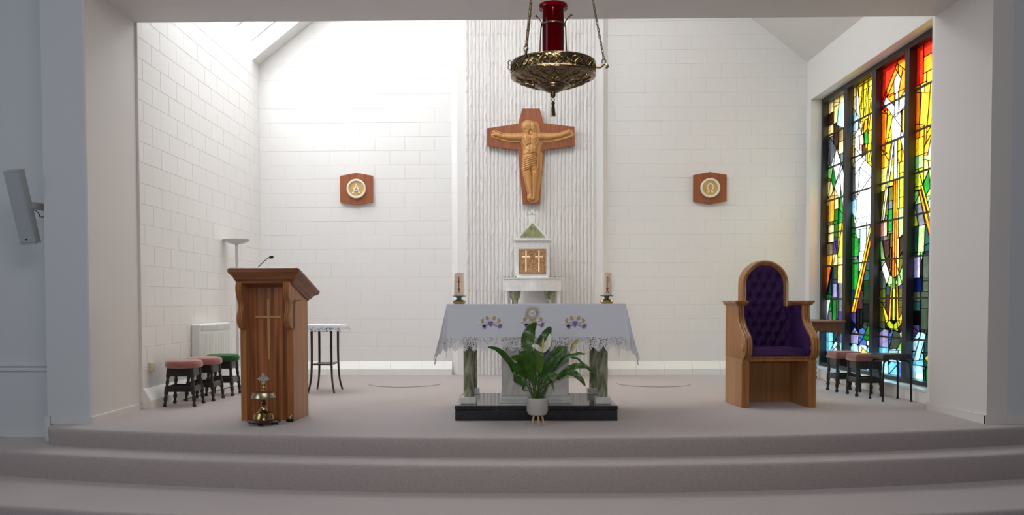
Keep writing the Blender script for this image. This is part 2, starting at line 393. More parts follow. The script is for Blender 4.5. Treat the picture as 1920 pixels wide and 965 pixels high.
wallbox('wall_nave_front', 'pale blue-grey nave wall under the column speaker', NAVE, (-8.5, -4.17, 7.88, J1, Z3, 6.4))
wallbox('baseboard_arch_left', 'pale skirting around the foot of the blue-grey pilaster', NAVET,
        (-4.16, JL + .014, J0 - .09, J0 - .07, 0, .065), (-4.205, -4.155, J0 - .09, 7.9, Z1, .065))
wallbox('baseboard_arch_right', 'pale skirting around the foot of the right jamb', REVEAL,
        (JR - .02, JR + .005, J0 - .09, J1 + .02, 0, .075), (JR - .02, 4.9, J0 - .095, J0 - .07, 0, .075))
wallbox('baseboard_nave', 'pale skirting along the nave wall', NAVET, (-8.5, -4.20, 7.865, 7.88, Z1, Z1 + .07))
wallbox('baseboard_reveal', 'white skirting along the foot of the pilaster reveal', REVEAL, (JL - .005, JL + .016, J0 - .086, J1 + .004, 0, .06))
dr = MB()
dr.prism([(0, .455), (-.02, .46), (-.02, .475), (-.012, .485), (-.03, .505), (-.03, .525), (-.012, .535), (0, .535)], -8.5, -4.19, 'x')
dado = struct(dr.build('trim_6', NAVET, None, loc=(0, 7.88, 0)), 'pale moulded dado rail on the nave wall')
wallbox('wall_nave_left', 'pale blue-grey side wall of the nave', NAVE, (-8.7, -8.5, -7, 8, Z3, 6.4))
wallbox('wall_nave_right', 'pale blue-grey right side wall of the nave', NAVE, (8.5, 8.7, -7, 8, Z3, 6.4))
wallbox('wall_nave_back', 'pale wall at the far end of the nave', NAVE, (-8.7, 8.7, -7.2, -7, Z3, 6.4))
wallbox('ceiling_nave', 'pale nave ceiling', PLASTER, (-8.7, 8.7, -7.2, J1, 6.4, 6.5))
wallbox('floor_nave', 'blue carpeted nave floor', CARPETN, (-8.7, 8.7, -7.2, 8, Z3 - .1, Z3))
# --- curved carpeted steps
def arc_step(name, label, zt, zb, Y0, xl, xr, yb, R=15.2, cr=.28):
    ya = lambda x: Y0 + R - math.sqrt(R * R - (x - .05) ** 2)
    pts = [(xl, yb)]
    yc = ya(xl + cr) + cr
    for i in range(1, 9):
        a = PI + (PI / 2) * i / 8; pts.append((xl + cr + cr * math.cos(a), yc + .04 + (cr + .04) * math.sin(a)))
    n = 48
    for i in range(1, n + 1):
        x = xl + cr + (xr - xl - cr) * i / n; pts.append((x, ya(x)))
    N = []
    for i, p in enumerate(pts):
        a = pts[max(0, i - 1)]; b = pts[min(len(pts) - 1, i + 1)]; t = Vector((b[0] - a[0], b[1] - a[1])).normalized(); N.append((-t.y, t.x))
    mb = MB(); rings = [(.05, zt), (.022, zt - .003), (.006, zt - .014), (0, zt - .032), (.004, (zt + zb) / 2), (.012, zb)]
    k = len(pts); v = []
    for off, z in rings: v += [(p[0] + q[0] * off, p[1] + q[1] * off, z) for p, q in zip(pts, N)]
    f = [(r * k + i + 1, r * k + i, (r + 1) * k + i, (r + 1) * k + i + 1) for r in range(len(rings) - 1) for i in range(k - 1)]
    v += [(xr, yb, zt)]; f.append(tuple(range(k)) + (len(v) - 1,))
    mb.add(v, f); mb.smooth = True
    return struct(mb.build(name, CARPET, ang=60), label)
floor = arc_step('floor', 'mauve-grey carpeted sanctuary floor with curved front edge', 0, Z1, 6.81, -4.15, 6.5, 13.0)
arc_step('floor_step_middle', 'mauve-grey carpeted curved step below the sanctuary floor', Z1, Z2, 6.47, -4.75, 6.5, 8.6)
arc_step('floor_step_lower', 'mauve-grey carpeted lowest curved step', Z2, Z3, 5.60, -5.6, 6.5, 8.6)
for cx, cy in ((-1.41, 11.42), (1.92, 11.43)):
    mb = MB().lathe([(.483, 0.0), (.483, .004), (.478, .008), (0, .008)], 64)
    d = mb.build('carpet_disc', CARPET, floor, loc=(cx, cy, 0)); d['label'] = 'round cut disc in the carpet'
    MB().lathe([(.489, 0.0005), (.489, .003), (.483, .003)], 64).build('seam', DARKR, d)
# ================================================================ STAINED GLASS WINDOW
# each light: convex panes painted over one another (later shapes cut earlier ones), u = 0..1 from the back wall side, z in metres
MULL = .11; NL = 4; LW = (WY1 - WY0) / NL
GC = {  # glass colours
 'wh': (.95, .96, .95), 'iw': (.80, .88, .92), 'cr': (.86, .74, .42), 'ye': (1., .70, .03), 'ly': (.95, .86, .28), 'go': (.85, .52, .06),
 'or': (.95, .36, .01), 're': (.80, .07, .01), 'ta': (.36, .30, .17), 'br': (.17, .10, .06), 'ol': (.23, .23, .06), 'yg': (.55, .62, .08),
 'lg': (.42, .66, .30), 'gr': (.06, .36, .09), 'dg': (.035, .11, .055), 'te': (.06, .17, .17), 'dk': (.035, .045, .045), 'gy': (.25, .27, .29),
 'lb': (.52, .78, .92), 'cy': (.30, .68, .85), 'bl': (.14, .30, .62), 'db': (.012, .035, .16), 'pu': (.17, .13, .33), 'lv': (.42, .40, .60),
 'mv': (.15, .08, .09), 'pk': (.72, .42, .34), 'sg': (.15, .19, .15), 'ch': (.01, .01, .012)}
# tints stand for light through coloured glass
def clip(poly, a, b, keep):                 # half plane through a,b; keep=+1 left, -1 right
    out = []; n = len(poly); dx, dy = b[0] - a[0], b[1] - a[1]
    sd = [keep * (dx * (p[1] - a[1]) - dy * (p[0] - a[0])) for p in poly]
    for i in range(n):
        p, q, s, t = poly[i], poly[(i + 1) % n], sd[i], sd[(i + 1) % n]
        if s >= -1e-9: out.append(p)
        if (s > 1e-9 and t < -1e-9) or (s < -1e-9 and t > 1e-9):
            r = s / (s - t); out.append((p[0] + (q[0] - p[0]) * r, p[1] + (q[1] - p[1]) * r))
    return out
def parea(p): return sum(p[i][0] * p[(i + 1) % len(p)][1] - p[(i + 1) % len(p)][0] * p[i][1] for i in range(len(p))) / 2
class Light:
    def __init__(s, w_, z0, z1): s.w = w_; s.z0 = z0; s.z1 = z1; s.p = []
    def paint(s, col, *pts):                # u 0..1, z metres, convex
        O = [(u * s.w, z) for u, z in pts]
        if parea(O) < 0: O = O[::-1]
        for a, b in (((0, s.z0), (s.w, s.z0)), ((s.w, s.z0), (s.w, s.z1)), ((s.w, s.z1), (0, s.z1)), ((0, s.z1), (0, s.z0))):
            O = clip(O, a, b, 1)
            if len(O) < 3: return
        new = []
        for P, c in s.p:
            rest = P; frag = []
            for i in range(len(O)):
                a, b = O[i], O[(i + 1) % len(O)]
                out = clip(rest, a, b, -1); ins = clip(rest, a, b, 1)
                if len(out) >= 3 and abs(parea(out)) > 1e-5: frag.append((out, c))
                rest = ins
                if len(rest) < 3 or abs(parea(rest)) < 1e-5: rest = None; break
            new += frag if rest is not None else [(P, c)]
        s.p = new + [(O, col)]
    def rect(s, col, u0, u1, z0, z1): s.paint(col, (u0, z0), (u1, z0), (u1, z1), (u0, z1))
    def quilt(s, z0, z1, cols, us, seed):   # columns of blocks of varied height
        r = random.Random(seed)
        for a, b in zip(us[:-1], us[1:]):
            z = z0
            while z < z1 - .01:
                h = r.choice((.17, .24, .31, .4)); t = min(z1, z + h)
                if z1 - t < .09: t = z1
                s.rect(r.choice(cols), a, b, z, t); z = t
    def ray(s, col, a, b, wa, wb): s.paint(col, (a[0] - wa / 2, a[1]), (a[0] + wa / 2, a[1]), (b[0] + wb / 2, b[1]), (b[0] - wb / 2, b[1]))
    def chain(s, cols, pts, ws):            # ribbon along a polyline
        for i in range(len(pts) - 1):
            (x0, y0), (x1, y1) = pts[i], pts[i + 1]
            k = [(x0 - ws[i][0], y0 - ws[i][1]), (x0 + ws[i][0], y0 + ws[i][1]), (x1 + ws[i + 1][0], y1 + ws[i + 1][1]), (x1 - ws[i + 1][0], y1 - ws[i + 1][1])]
            s.paint(cols[i % len(cols)], *k)
    def waves(s, seed, cols):
        r = random.Random(seed); zc = [.17, .36, .52, .70]
        for row in range(3):
            n = 3
            for i in range(n):
                u0, u1 = i / n, (i + 1) / n; lo, hi = zc[row], zc[row + 1]
                j = lambda: r.uniform(-.05, .05)
                s.paint(r.choice(cols), (u0, lo), (u1, lo), (u1 + j() * .3, hi + j()), ((u0 + u1) / 2, hi + .05), (u0 + j() * .3, hi + j() - .02))
W0 = LW - MULL; ZG0, ZG1 = WZ0 + .05, WZ1 - .07
lights = [Light(W0, ZG0, ZG1) for _ in range(4)]
low = ['te', 'sg', 'dg', 'dk', 'pu', 'gy', 'te', 'ol', 'mv', 'sg', 'lv']
wv = ['cy', 'bl', 'lb', 'cy', 'lb', 'bl', 'lv', 'te', 'iw']
# light 1 -------------------------------------------------
l = lights[0]
l.quilt(ZG0, 1.6, ['dg', 'te', 'sg', 'gy', 'gr', 'pu', 'te'], (0, .3, .55, .85, 1), 1)
l.quilt(1.6, 2.6, ['go', 'gy', 'ta', 'pu', 'cr', 'sg', 'gr'], (0, .28, .52, .8, 1), 2)
l.quilt(2.6, ZG1, ['ta', 'cr', 'ta', 'br', 'cr', 'gy'], (0, .25, .5, .72, 1), 3)
l.rect('wh', .74, 1, 3.05, 4.0); l.rect('ly', .8, 1, 2.7, 3.2); l.paint('lb', (.4, 3.6), (.75, 3.5), (.75, 3.85), (.5, 3.9))
l.chain(['gy', 'iw', 'wh', 'wh'], [(.05, 3.42), (.25, 3.15), (.5, 2.85), (.75, 2.6), (1.0, 2.25)], [(.02, .06), (.16, .12), (.18, .12), (.12, .12), (.1, .1)])
l.chain(['lg', 'gr'], [(0, 3.0), (.2, 2.95), (.35, 2.75)], [(.02, .08), (.05, .09), (.05, .05)])
l.paint('gr', (.5, 2.2), (.8, 2.2), (.62, 2.7)); l.rect('go', .05, .33, 2.25, 2.62); l.rect('cr', .05, .33, 1.95, 2.2)
l.paint('yg', (.5, 1.75), (.75, 1.35), (.85, 1.35), (.95, 2.2), (.75, 2.3)); l.rect('ly', .52, .85, 1.35, 1.72)
l.paint('or', (0, 1.2), (.22, 1.62), (0, 1.62)); l.paint('ch', (0, 1.12), (.3, 1.62), (.22, 1.62), (0, 1.22))
l.rect('gr', 0, .24, .95, 1.2); l.paint('iw', (0, .78), (.2, 1.12), (0, 1.12)); l.rect('gr', .28, .48, .78, 1.12); l.rect('lv', .3, .5, 1.15, 1.35)
l.waves(11, wv)
# light 2 -------------------------------------------------
l = lights[1]
l.quilt(ZG0, 1.7, ['te', 'sg', 'dk', 'pu', 'gy', 'dg', 'mv'], (0, .25, .5, .75, 1), 4)
l.quilt(1.7, 2.4, ['gr', 'te', 'lb', 'iw', 'lv', 'gr'], (0, .3, .55, .78, 1), 5)
l.quilt(2.4, 3.3, ['ye', 'ly', 'ye', 'cr'], (0, .3, .6, 1), 6)
l.quilt(3.3, ZG1, ['ye', 'ye', 'go', 'or', 'ye'], (0, .22, .42, .62, .82, 1), 7)
l.rect('or', .82, 1, 3.75, 4.0); l.paint('cr', (0, 3.2), (.16, 3.2), (.12, 4), (0, 4)); l.paint('wh', (.12, 3.3), (.36, 3.3), (.2, 3.85), (.12, 3.85))
for a in (.3, .5, .72, .95): l.ray('ly' if a in (.5, .95) else 'ye', (a - .25, 2.9), (a + .1, 3.95), .07, .05)
l.paint('lb', (0, 3.4), (.2, 3.35), (.24, 3.55), (.05, 3.68))
l.paint('wh', (.05, 2.7), (.6, 2.7), (.5, 3.1), (.28, 3.4), (.08, 3.35)); l.paint('wh', (.0, 2.35), (.75, 2.35), (.9, 2.75), (.5, 2.95), (0, 2.75))
l.paint('wh', (.1, 2.1), (.9, 2.05), (1, 2.6), (.75, 2.7), (.05, 2.45)); l.paint('iw', (.2, 1.95), (.85, 1.85), (.9, 2.1), (.12, 2.15)); l.paint('lb', (0, 2.3), (.14, 2.2), (.2, 2.45), (0, 2.5))
l.paint('gy', (0, 2.45), (.12, 2.5), (.1, 2.9), (0, 2.9)); l.paint('pk', (.28, 3.1), (.45, 3.08), (.42, 3.3), (.25, 3.3)); l.paint('br', (.38, 3.0), (.55, 3.02), (.5, 3.14), (.38, 3.16)); l.paint('gr', (.48, 3.16), (.64, 3.14), (.6, 3.34), (.45, 3.3))
l.rect('gr', .02, .3, 1.25, 1.66); l.rect('iw', .3, .55, 1.5, 1.75); l.rect('lb', .34, .6, 1.75, 2.05)
l.ray('ye', (.06, .95), (.86, 2.2), .1, .07); l.ray('or', (.16, .95), (.97, 2.2), .1, .08)
l.paint('db', (0, .62), (.22, .62), (.22, .78), (0, .85)); l.waves(12, wv); l.paint('gr', (.5, .6), (.72, .58), (.95, .74), (.7, .78))
l.paint('ly', (.3, .3), (.62, .28), (.75, .42), (.5, .48))
# light 3 -------------------------------------------------
l = lights[2]
l.quilt(ZG0, 1.75, ['ol', 'sg', 'pu', 'mv', 'dk', 'ol', 'te'], (0, .22, .4, .62, .8, 1), 8)
l.quilt(1.75, 2.75, ['yg', 'ly', 'ol', 'lg', 'gy', 'yg'], (0, .26, .46, .62, 1), 9)
l.quilt(2.75, 3.45, ['ye', 'or', 'ye', 'go'], (0, .3, .7, 1), 10)
l.rect('re', 0, 1, 3.45, ZG1); l.paint('or', (.2, 3.5), (1, 3.5), (1, 3.9), (.55, 3.98), (.15, 3.7)); l.paint('re', (.8, 3.8), (1, 3.7), (1, 3.98), (.85, 3.98))
l.paint('or', (0, 3.0), (.14, 2.9), (.18, 3.4), (0, 3.5)); l.paint('ye', (.12, 2.95), (.4, 2.85), (.42, 3.35), (.2, 3.4)); l.paint('ye', (.68, 2.9), (1, 2.95), (1, 3.4), (.7, 3.35))
l.ray('wh', (.06, 2.0), (.42, 3.1), .08, .1); l.ray('ly', (.0, 2.0), (.38, 3.1), .06, .04)
l.ray('wh', (1.0, 2.62), (.66, 3.1), .16, .12)
l.ray('iw', (.5, 2.5), (.5, 3.1), .13, .12); l.ray('or', (.5, .9), (.5, 2.55), .17, .12); l.ray('ly', (.62, 1.1), (.60, 2.55), .08, .06)
l.paint('wh', (.35, 3.05), (.65, 3.05), (.68, 3.3), (.55, 3.42), (.42, 3.4), (.32, 3.25))
l.paint('wh', (.42, 3.35), (.58, 3.35), (.56, 3.62), (.44, 3.62)); l.paint('iw', (.05, 3.55), (.42, 3.32), (.44, 3.45), (.14, 3.62)); l.paint('wh', (.58, 3.34), (.9, 3.42), (1, 3.66), (.6, 3.5))
l.paint('wh', (.42, 3.6), (.56, 3.6), (.64, 3.74), (.52, 3.84), (.4, 3.76))
l.rect('pk', 0, .24, 1.9, 2.1); l.rect('gr', .26, .42, 1.95, 2.22); l.rect('lg', .62, .95, 1.85, 2.2); l.paint('mv', (.1, 1.5), (.34, 1.5), (.34, 1.85), (.05, 1.85)); l.paint('mv', (.66, 1.62), (.98, 1.8), (.98, 1.95), (.66, 1.85))
l.chain(['lg', 'iw', 'lg', 'lg', 'lg', 'iw'], [(.02, 1.85), (.12, 1.55), (.3, 1.36), (.5, 1.3), (.72, 1.36), (.92, 1.55), (1.0, 1.85)], [(.04, 0), (.07, .04), (.05, .06), (0, .07), (-.05, .06), (-.07, .04), (-.04, 0)])
l.chain(['ye', 'yg', 'yg', 'ye'], [(.14, 1.02), (.3, .84), (.5, .76), (.7, .84), (.9, 1.02)], [(.03, 0), (.05, .03), (0, .05), (-.05, .03), (-.03, 0)])
l.ray('go', (.36, .86), (.42, 1.3), .08, .05); l.ray('yg', (.5, .86), (.5, 1.25), .1, .1); l.ray('go', (.64, .86), (.60, 1.3), .08, .05)
l.paint('yg', (.38, .6), (.75, .6), (.66, .76), (.42, .76)); l.waves(13, wv); l.paint('sg', (.35, .5), (.8, .55), (.7, .72), (.5, .74)); l.paint('lg', (.6, .5), (.95, .52), (.88, .7))
# light 4 -------------------------------------------------
l = lights[3]
l.quilt(ZG0, 1.95, ['mv', 'te', 'sg', 'gy', 'dk', 'te', 'sg'], (0, .22, .45, .72, 1), 14)
l.quilt(1.95, 2.75, ['yg', 'lg', 'ly', 'ol', 'gr'], (0, .25, .5, .75, 1), 15)
l.quilt(2.75, 3.5, ['ye', 'go', 'ly', 'ye'], (0, .25, .5, .75, 1), 16)
l.quilt(3.5, ZG1, ['ye', 'go', 'ye'], (0, .3, .52, .72, 1), 17)
l.rect('re', 0, .2, 3.55, 4.0); l.paint('or', (.2, 3.65), (.5, 3.65), (.5, 4), (.2, 4)); l.rect('re', .2, .5, 3.83, 4.0); l.paint('or', (0, 2.95), (.12, 2.95), (.12, 3.55), (0, 3.55)); l.rect('ly', .75, 1, 3.5, 3.98)
l.paint('go', (.1, 3.1), (.34, 3.05), (.42, 3.4), (.15, 3.45)); l.paint('ye', (.3, 2.85), (.55, 3.0), (.62, 3.5), (.42, 3.5)); l.paint('ly', (.5, 3.05), (.7, 3.15), (.8, 3.5), (.65, 3.5))
l.paint('ta', (.66, 2.95), (1, 2.9), (1, 3.3), (.8, 3.4)); l.paint('pk', (.84, 3.2), (1, 3.18), (1, 3.4), (.88, 3.38)); l.paint('br', (.74, 3.1), (.96, 3.08), (.96, 3.2), (.76, 3.22)); l.paint('wh', (.9, 3.42), (1, 3.42), (1, 3.6))
l.rect('lb', .55, .72, 2.6, 3.05); l.paint('wh', (.72, 2.2), (1, 2.2), (1, 2.95), (.85, 2.95), (.7, 2.6)); l.paint('wh', (.3, 1.95), (1, 1.95), (1, 2.35), (.7, 2.42), (.4, 2.2)); l.paint('wh', (.36, 2.72), (.56, 2.7), (.5, 2.98))
l.paint('br', (.45, 2.42), (.6, 2.4), (.62, 2.62), (.5, 2.64)); l.paint('gr', (.22, 2.2), (.45, 2.35), (.4, 2.55), (.25, 2.42)); l.paint('gr', (.62, 2.35), (.85, 2.4), (.75, 2.6)); l.paint('wh', (.5, 1.75), (1, 1.85), (1, 2.0), (.4, 2.0))
l.chain(['gy', 'lg', 'lg'], [(.1, 2.2), (.22, 1.95), (.2, 1.65), (.05, 1.35)], [(.1, 0), (.1, .0), (.1, 0), (.06, 0)])
l.ray('or', (.92, 1.15), (.14, 2.35), .13, .07); l.ray('ye', (1.04, 1.2), (.2, 2.4), .1, .06)
l.rect('db', 0, .26, 1.2, 1.36); l.rect('ch', 0, .22, .82, .98); l.rect('pu', 0, .2, .66, .82); l.rect('lv', 0, .2, 1.36, 1.6)
l.waves(18, wv); l.paint('yg', (.35, .45), (.62, .35), (.85, .42), (.6, .58)); l.paint('lb', (.02, .4), (.2, .42), (.4, .72), (.25, .75)); l.paint('gr', (.4, .2), (.8, .2), (.78, .33), (.4, .35)); l.paint('bl', (.6, .5), (.85, .45), (1, .7), (.85, .74))
zbars = [.655 + .475 * k for k in range(7)]
def outward(u): return WY1 - LW * u
for i, l in enumerate(lights):
    wname = ['at the back wall end', 'with the white robed figure', 'with the white dove at the top', 'next to the arch jamb'][i]
    wd = struct(link('window_%d' % (i + 1), None), 'tall stained glass light ' + wname)
    ys = WY1 - LW * i - MULL / 2             # far edge of the glass; u runs towards the nave
    pieces = []
    for P, c in l.p:
        cells = [P]
        for zb in zbars:
            nxt = []
            for q in cells:
                for kp in (1, -1):
                    r_ = clip(q, (0, zb), (1, zb), kp)
                    if len(r_) >= 3 and abs(parea(r_)) > 2e-5: nxt.append(r_)
            cells = nxt
        pieces += [(q, c) for q in cells]
    pieces.sort(key=lambda t: -abs(parea(t[0])))
    lead = MB(); small = {}
    for j, (q, c) in enumerate(pieces):
        if parea(q) < 0: q = q[::-1]
        cx = sum(p[0] for p in q) / len(q); cz = sum(p[1] for p in q) / len(q)
        mb = MB().prism([(-(p[0] - cx), p[1] - cz) for p in q], -.002, .002, 'x')
        if j < 295: mb.build('pane', glass_mat('glass_' + c, GC[c]), wd, loc=(GX, ys - cx, cz))
        else:
            s_ = small.setdefault(c, MB()); s_.add([(x + GX, y + ys - cx, z + cz) for x, y, z in mb.v], mb.f)
        for k in range(len(q)):
            a, b = q[k], q[(k + 1) % len(q)]
            d = Vector((b[0] - a[0], b[1] - a[1]))
            if d.length < .004: continue
            n = Vector((-d.y, d.x)).normalized() * .0034
            v = [(GX + dx, ys - x, z) for dx in (-.006, .006) for x, z in ((a[0] + n.x, a[1] + n.y), (b[0] + n.x, b[1] + n.y), (b[0] - n.x, b[1] - n.y), (a[0] - n.x, a[1] - n.y))]
            lead.add(v, [(0, 1, 2, 3), (7, 6, 5, 4), (0, 4, 5, 1), (2, 6, 7, 3)])
    for c, s_ in small.items():
        o = s_.build('small_panes', glass_mat('glass_' + c, GC[c]), wd); o['kind'] = 'stuff'
    o = lead.build('lead_came', LEAD, wd); o['kind'] = 'stuff'
    for zb in zbars: B(GX - .022, GX - .004, ys - W0, ys, zb - .011, zb + .011).build('saddle_bar', FRAME, wd)
    for y_ in ((ys + MULL / 2, ys + MULL / 2 - .001) if i == 0 else ()): pass
    B(GX - .085, GX + .04, ys - W0 - MULL / 2 + .0005, ys - W0, WZ0, WZ1).build('mullion', FRAME, wd)
    B(GX - .085, GX + .04, ys, ys + MULL / 2 - .0005, WZ0, WZ1).build('mullion', FRAME, wd)
    B(GX - .085, GX + .04, ys - W0, ys, WZ0, ZG0).build('frame_rail', FRAME, wd)
    B(GX - .085, GX + .04, ys - W0, ys, ZG1, WZ1).build('frame_rail', FRAME, wd)
# ================================================================ OBJECTS
def reeded_board(front, yb, x0, x1, ridges=3, amp=.008, zcap=None, seg=5):
    """board in the y-z plane from the moulded front profile back to yb (float or list of back points), thickness x0..x1, with reeds along its front edge"""
    n = len(front); N = []
    for i in range(n):
        a = front[max(0, i - 1)]; b = front[min(n - 1, i + 1)]; t = Vector((b[0] - a[0], b[1] - a[1])).normalized(); N.append((-t.y, t.x))
    m_ = ridges * seg; mb = MB(); v = []; f = []
    for i, p in enumerate(front):
        for j in range(m_ + 1):
            h = amp * abs(math.sin(PI * ridges * j / m_)) ** .7
            v.append((x0 + (x1 - x0) * j / m_, p[0] + N[i][0] * h, p[1] + N[i][1] * h))
    k = m_ + 1
    f += [(i * k + j, i * k + j + 1, (i + 1) * k + j + 1, (i + 1) * k + j) for i in range(n - 1) for j in range(m_)]
    back = yb if isinstance(yb, list) else [(yb, front[-1][1]), (yb, front[0][1])]
    o = len(v); v += [(x0, a, b) for a, b in back] + [(x1, a, b) for a, b in back]; q = len(back)
    f.append(tuple(i * k for i in range(n)) + tuple(o + i for i in range(q)))
    f.append(tuple(reversed(tuple(i * k + m_ for i in range(n)) + tuple(o + q + i for i in range(q)))))
    for i in range(q - 1): f.append((o + i, o + i + 1, o + q + i + 1, o + q + i))
    f.append((*[(n - 1) * k + j for j in range(k)], o + q, o)); f.append((*[j for j in range(k)][::-1], o + q - 1, o + 2 * q - 1))
    mb.add(v, f); mb.smooth = True
    return mb
def spline(pts, n=6):           # Catmull-Rom through points of any dimension
    P = [Vector(p) for p in pts]; out = []
    for i in range(len(P) - 1):
        a, b, c, d = P[max(0, i - 1)], P[i], P[i + 1], P[min(len(P) - 1, i + 2)]
        for j in range(n):
            t = j / n; out.append(.5 * ((2 * b) + (c - a) * t + (2 * a - 5 * b + 4 * c - d) * t * t + (3 * b - a - 3 * c + d) * t ** 3))
    return [tuple(p) for p in out] + [tuple(P[-1])]
# ---------------------------------------------------------------- altar
AX = .24
al = thing('altar', 'altar table with green marble columns on black granite base', 'altar', (AX, 7.81, 0))
B(-.745, .745, 0, 1.11, 0, .097, bev=.004).build('lower_slab', BLACK, al)
B(-.748, .748, -.004, 1.114, .101, .139, bev=.004).build('upper_slab', BLACK, al)
colp = spline([(.05, 0), (.0525, .06), (.052, .3), (.05, .75), (.048, .80)], 4)
for sx in (-1, 1):
    for yy in (.195, 1.02):
        c = MB(); h0 = .139 + .062; h1 = 1.0
        c.lathe([(.047, h0), (.049, h0 + .01), (.049, h1 - .01), (.047, h1)], 28).build('column', GREEN, al, loc=(sx * .628, yy, 0))
        B(-.072, .072, -.072, .072, .139, h0, bev=.004).build('column_base', MARBLE, al, loc=(sx * .628, yy, 0))
        B(-.075, .075, -.075, .075, h1, 1.03, bev=.004).build('column_capital', MARBLE, al, loc=(sx * .628, yy, 0))
B(-.335, .335, .20, .98, .139, .165, bev=.003).build('stem_plinth', MARBLE, al)
B(-.328, .328, .215, .965, .165, .200, bev=.006).build('stem_plinth', MARBLE, al)
B(-.318, .318, .27, .91, .20, 1.03, bev=.004).build('stem', GMARB, al)
rot90 = Matrix.Rotation(PI / 2, 4, 'X')
MB().lathe([(.155, 0), (.155, .012), (.148, .016), (0, .016)], 40, (0, .27, .60), rot90).build('stone_roundel', SLATE, al)
MB().lathe([(.038, 0), (.038, .014), (.03, .018), (0, .018)], 28, (-.17, .27, .36), rot90).build('dark_disc', DBLUE, al)
B(-.81, .81, -.005, 1.20, 1.03, 1.071, bev=.005).build('table_top', MARBLE, al)
# altar cloth
def drape_cloth(x0, x1, y0, y1, zt, L, hem, step, zig, nz, flare=.05, ear=.21, dirx=.80, diry=.30, rip=.006):
    us = [x0 - L + (x1 - x0 + 2 * L) * i / round((x1 - x0 + 2 * L) / step) for i in range(round((x1 - x0 + 2 * L) / step) + 1)]
    vs = [y0 - L + (y1 - y0 + 2 * L) * i / round((y1 - y0 + 2 * L) / step) for i in range(round((y1 - y0 + 2 * L) / step) + 1)]
    def snap(a, e0, e1):
        for e in (e0, e1, e0 - hem, e1 + hem):
            k = min(range(len(a)), key=lambda i: abs(a[i] - e)); a[k] = e
    snap(us, x0, x1); snap(vs, y0, y1)
    def mp(u, v):
        du = max(x0 - u, 0, u - x1); dv = max(y0 - v, 0, v - y1); sx = -1 if u < x0 else 1; sy = -1 if v < y0 else 1
        bx = min(max(u, x0), x1); by = min(max(v, y0), y1)
        q = max(du, dv)
        if q > hem:                                        # pointed scallops of the lace edge
            t = (u if dv > du else v) * nz; tri = 1 - abs((t % 1) * 2 - 1); tri = math.sin(tri * PI / 2)
            k = (q - hem) / (L - hem); kk = 1 - k * zig * (1 - tri) * (1 if (t // 1) % 3 else .75)
            s_ = (hem + (q - hem) * kk) / q; du *= s_; dv *= s_
        if du == 0 and dv == 0: return (u, v, zt)
        r = math.hypot(du, dv); ph = math.atan2(dv, du)
        fl = flare * r; e_ = ear * r * math.sin(2 * ph) ** .7 if du and dv else 0
        z = zt - r * (1 - .10 * (e_ > 0) * math.sin(2 * ph)) 
        z = zt - math.sqrt(max(0, r * r - (fl + e_ * .95) ** 2))
        w1 = rip * math.sin(v * 17 + 1) * r / L; w2 = rip * math.sin(u * 13) * r / L
        w3 = .022 * math.sin(ph * 14) * (r / L) if du and dv else 0
        return (bx + sx * (fl * math.cos(ph) + e_ * dirx + (w1 if du else 0) + w3 * .5), by + sy * (fl * math.sin(ph) + e_ * diry + (w2 if dv else 0) + w3), z - .0)
    fab, lac = MB(), MB(); nu = len(us)
    V = [mp(u, v) for v in vs for u in us]; fa = []; la = []
    for j in range(len(vs) - 1):
        for i in range(nu - 1):
            uc, vc = (us[i] + us[i + 1]) / 2, (vs[j] + vs[j + 1]) / 2
            q = max(x0 - uc, uc - x1, y0 - vc, vc - y1)
            (la if q > hem else fa).append((j * nu + i, j * nu + i + 1, (j + 1) * nu + i + 1, (j + 1) * nu + i))
    for mb, ff in ((fab, fa), (lac, la)):
        used = sorted({i for f in ff for i in f}); ix = {k: n for n, k in enumerate(used)}
        mb.add([V[k] for k in used], [tuple(ix[k] for k in f) for f in ff]); mb.smooth = True
    return fab, lac
ac = thing('altar_cloth', 'white embroidered altar cloth with lace edge hanging over the altar', 'altar cloth', (AX, 7.81, 0))
fab, lac = drape_cloth(-.815, .815, -.010, 1.205, 1.073, .435, .305, .0125, .45, 11.5)
fb = fab.build('fabric', CLOTH, ac, ang=80); lac.build('lace_border', LACE, ac, ang=80)
def fy(z): return -.010 - .05 * (1.073 - z) - .0075
def flat_(name, mt, poly, x, z, th=.003):
    return MB().prism([(x + a, z + b) for a, b in poly], fy(z) - th, fy(z) + .010, 'y').build(name, mt, fb)
flat = flat_
def leafp(L, w_, a, ox=0, oz=0):
    p = [(0, 0), (.3 * L, w_), (.7 * L, w_ * .8), (L, 0), (.7 * L, -w_ * .8), (.3 * L, -w_)]; c, s_ = math.cos(a), math.sin(a)
    return [(ox + c * x - s_ * y, oz + s_ * x + c * y) for x, y in p]
def disc(r, n=10, ox=0, oz=0): return [(ox + r * math.cos(2 * PI * i / n), oz + r * math.sin(2 * PI * i / n)) for i in range(n)]
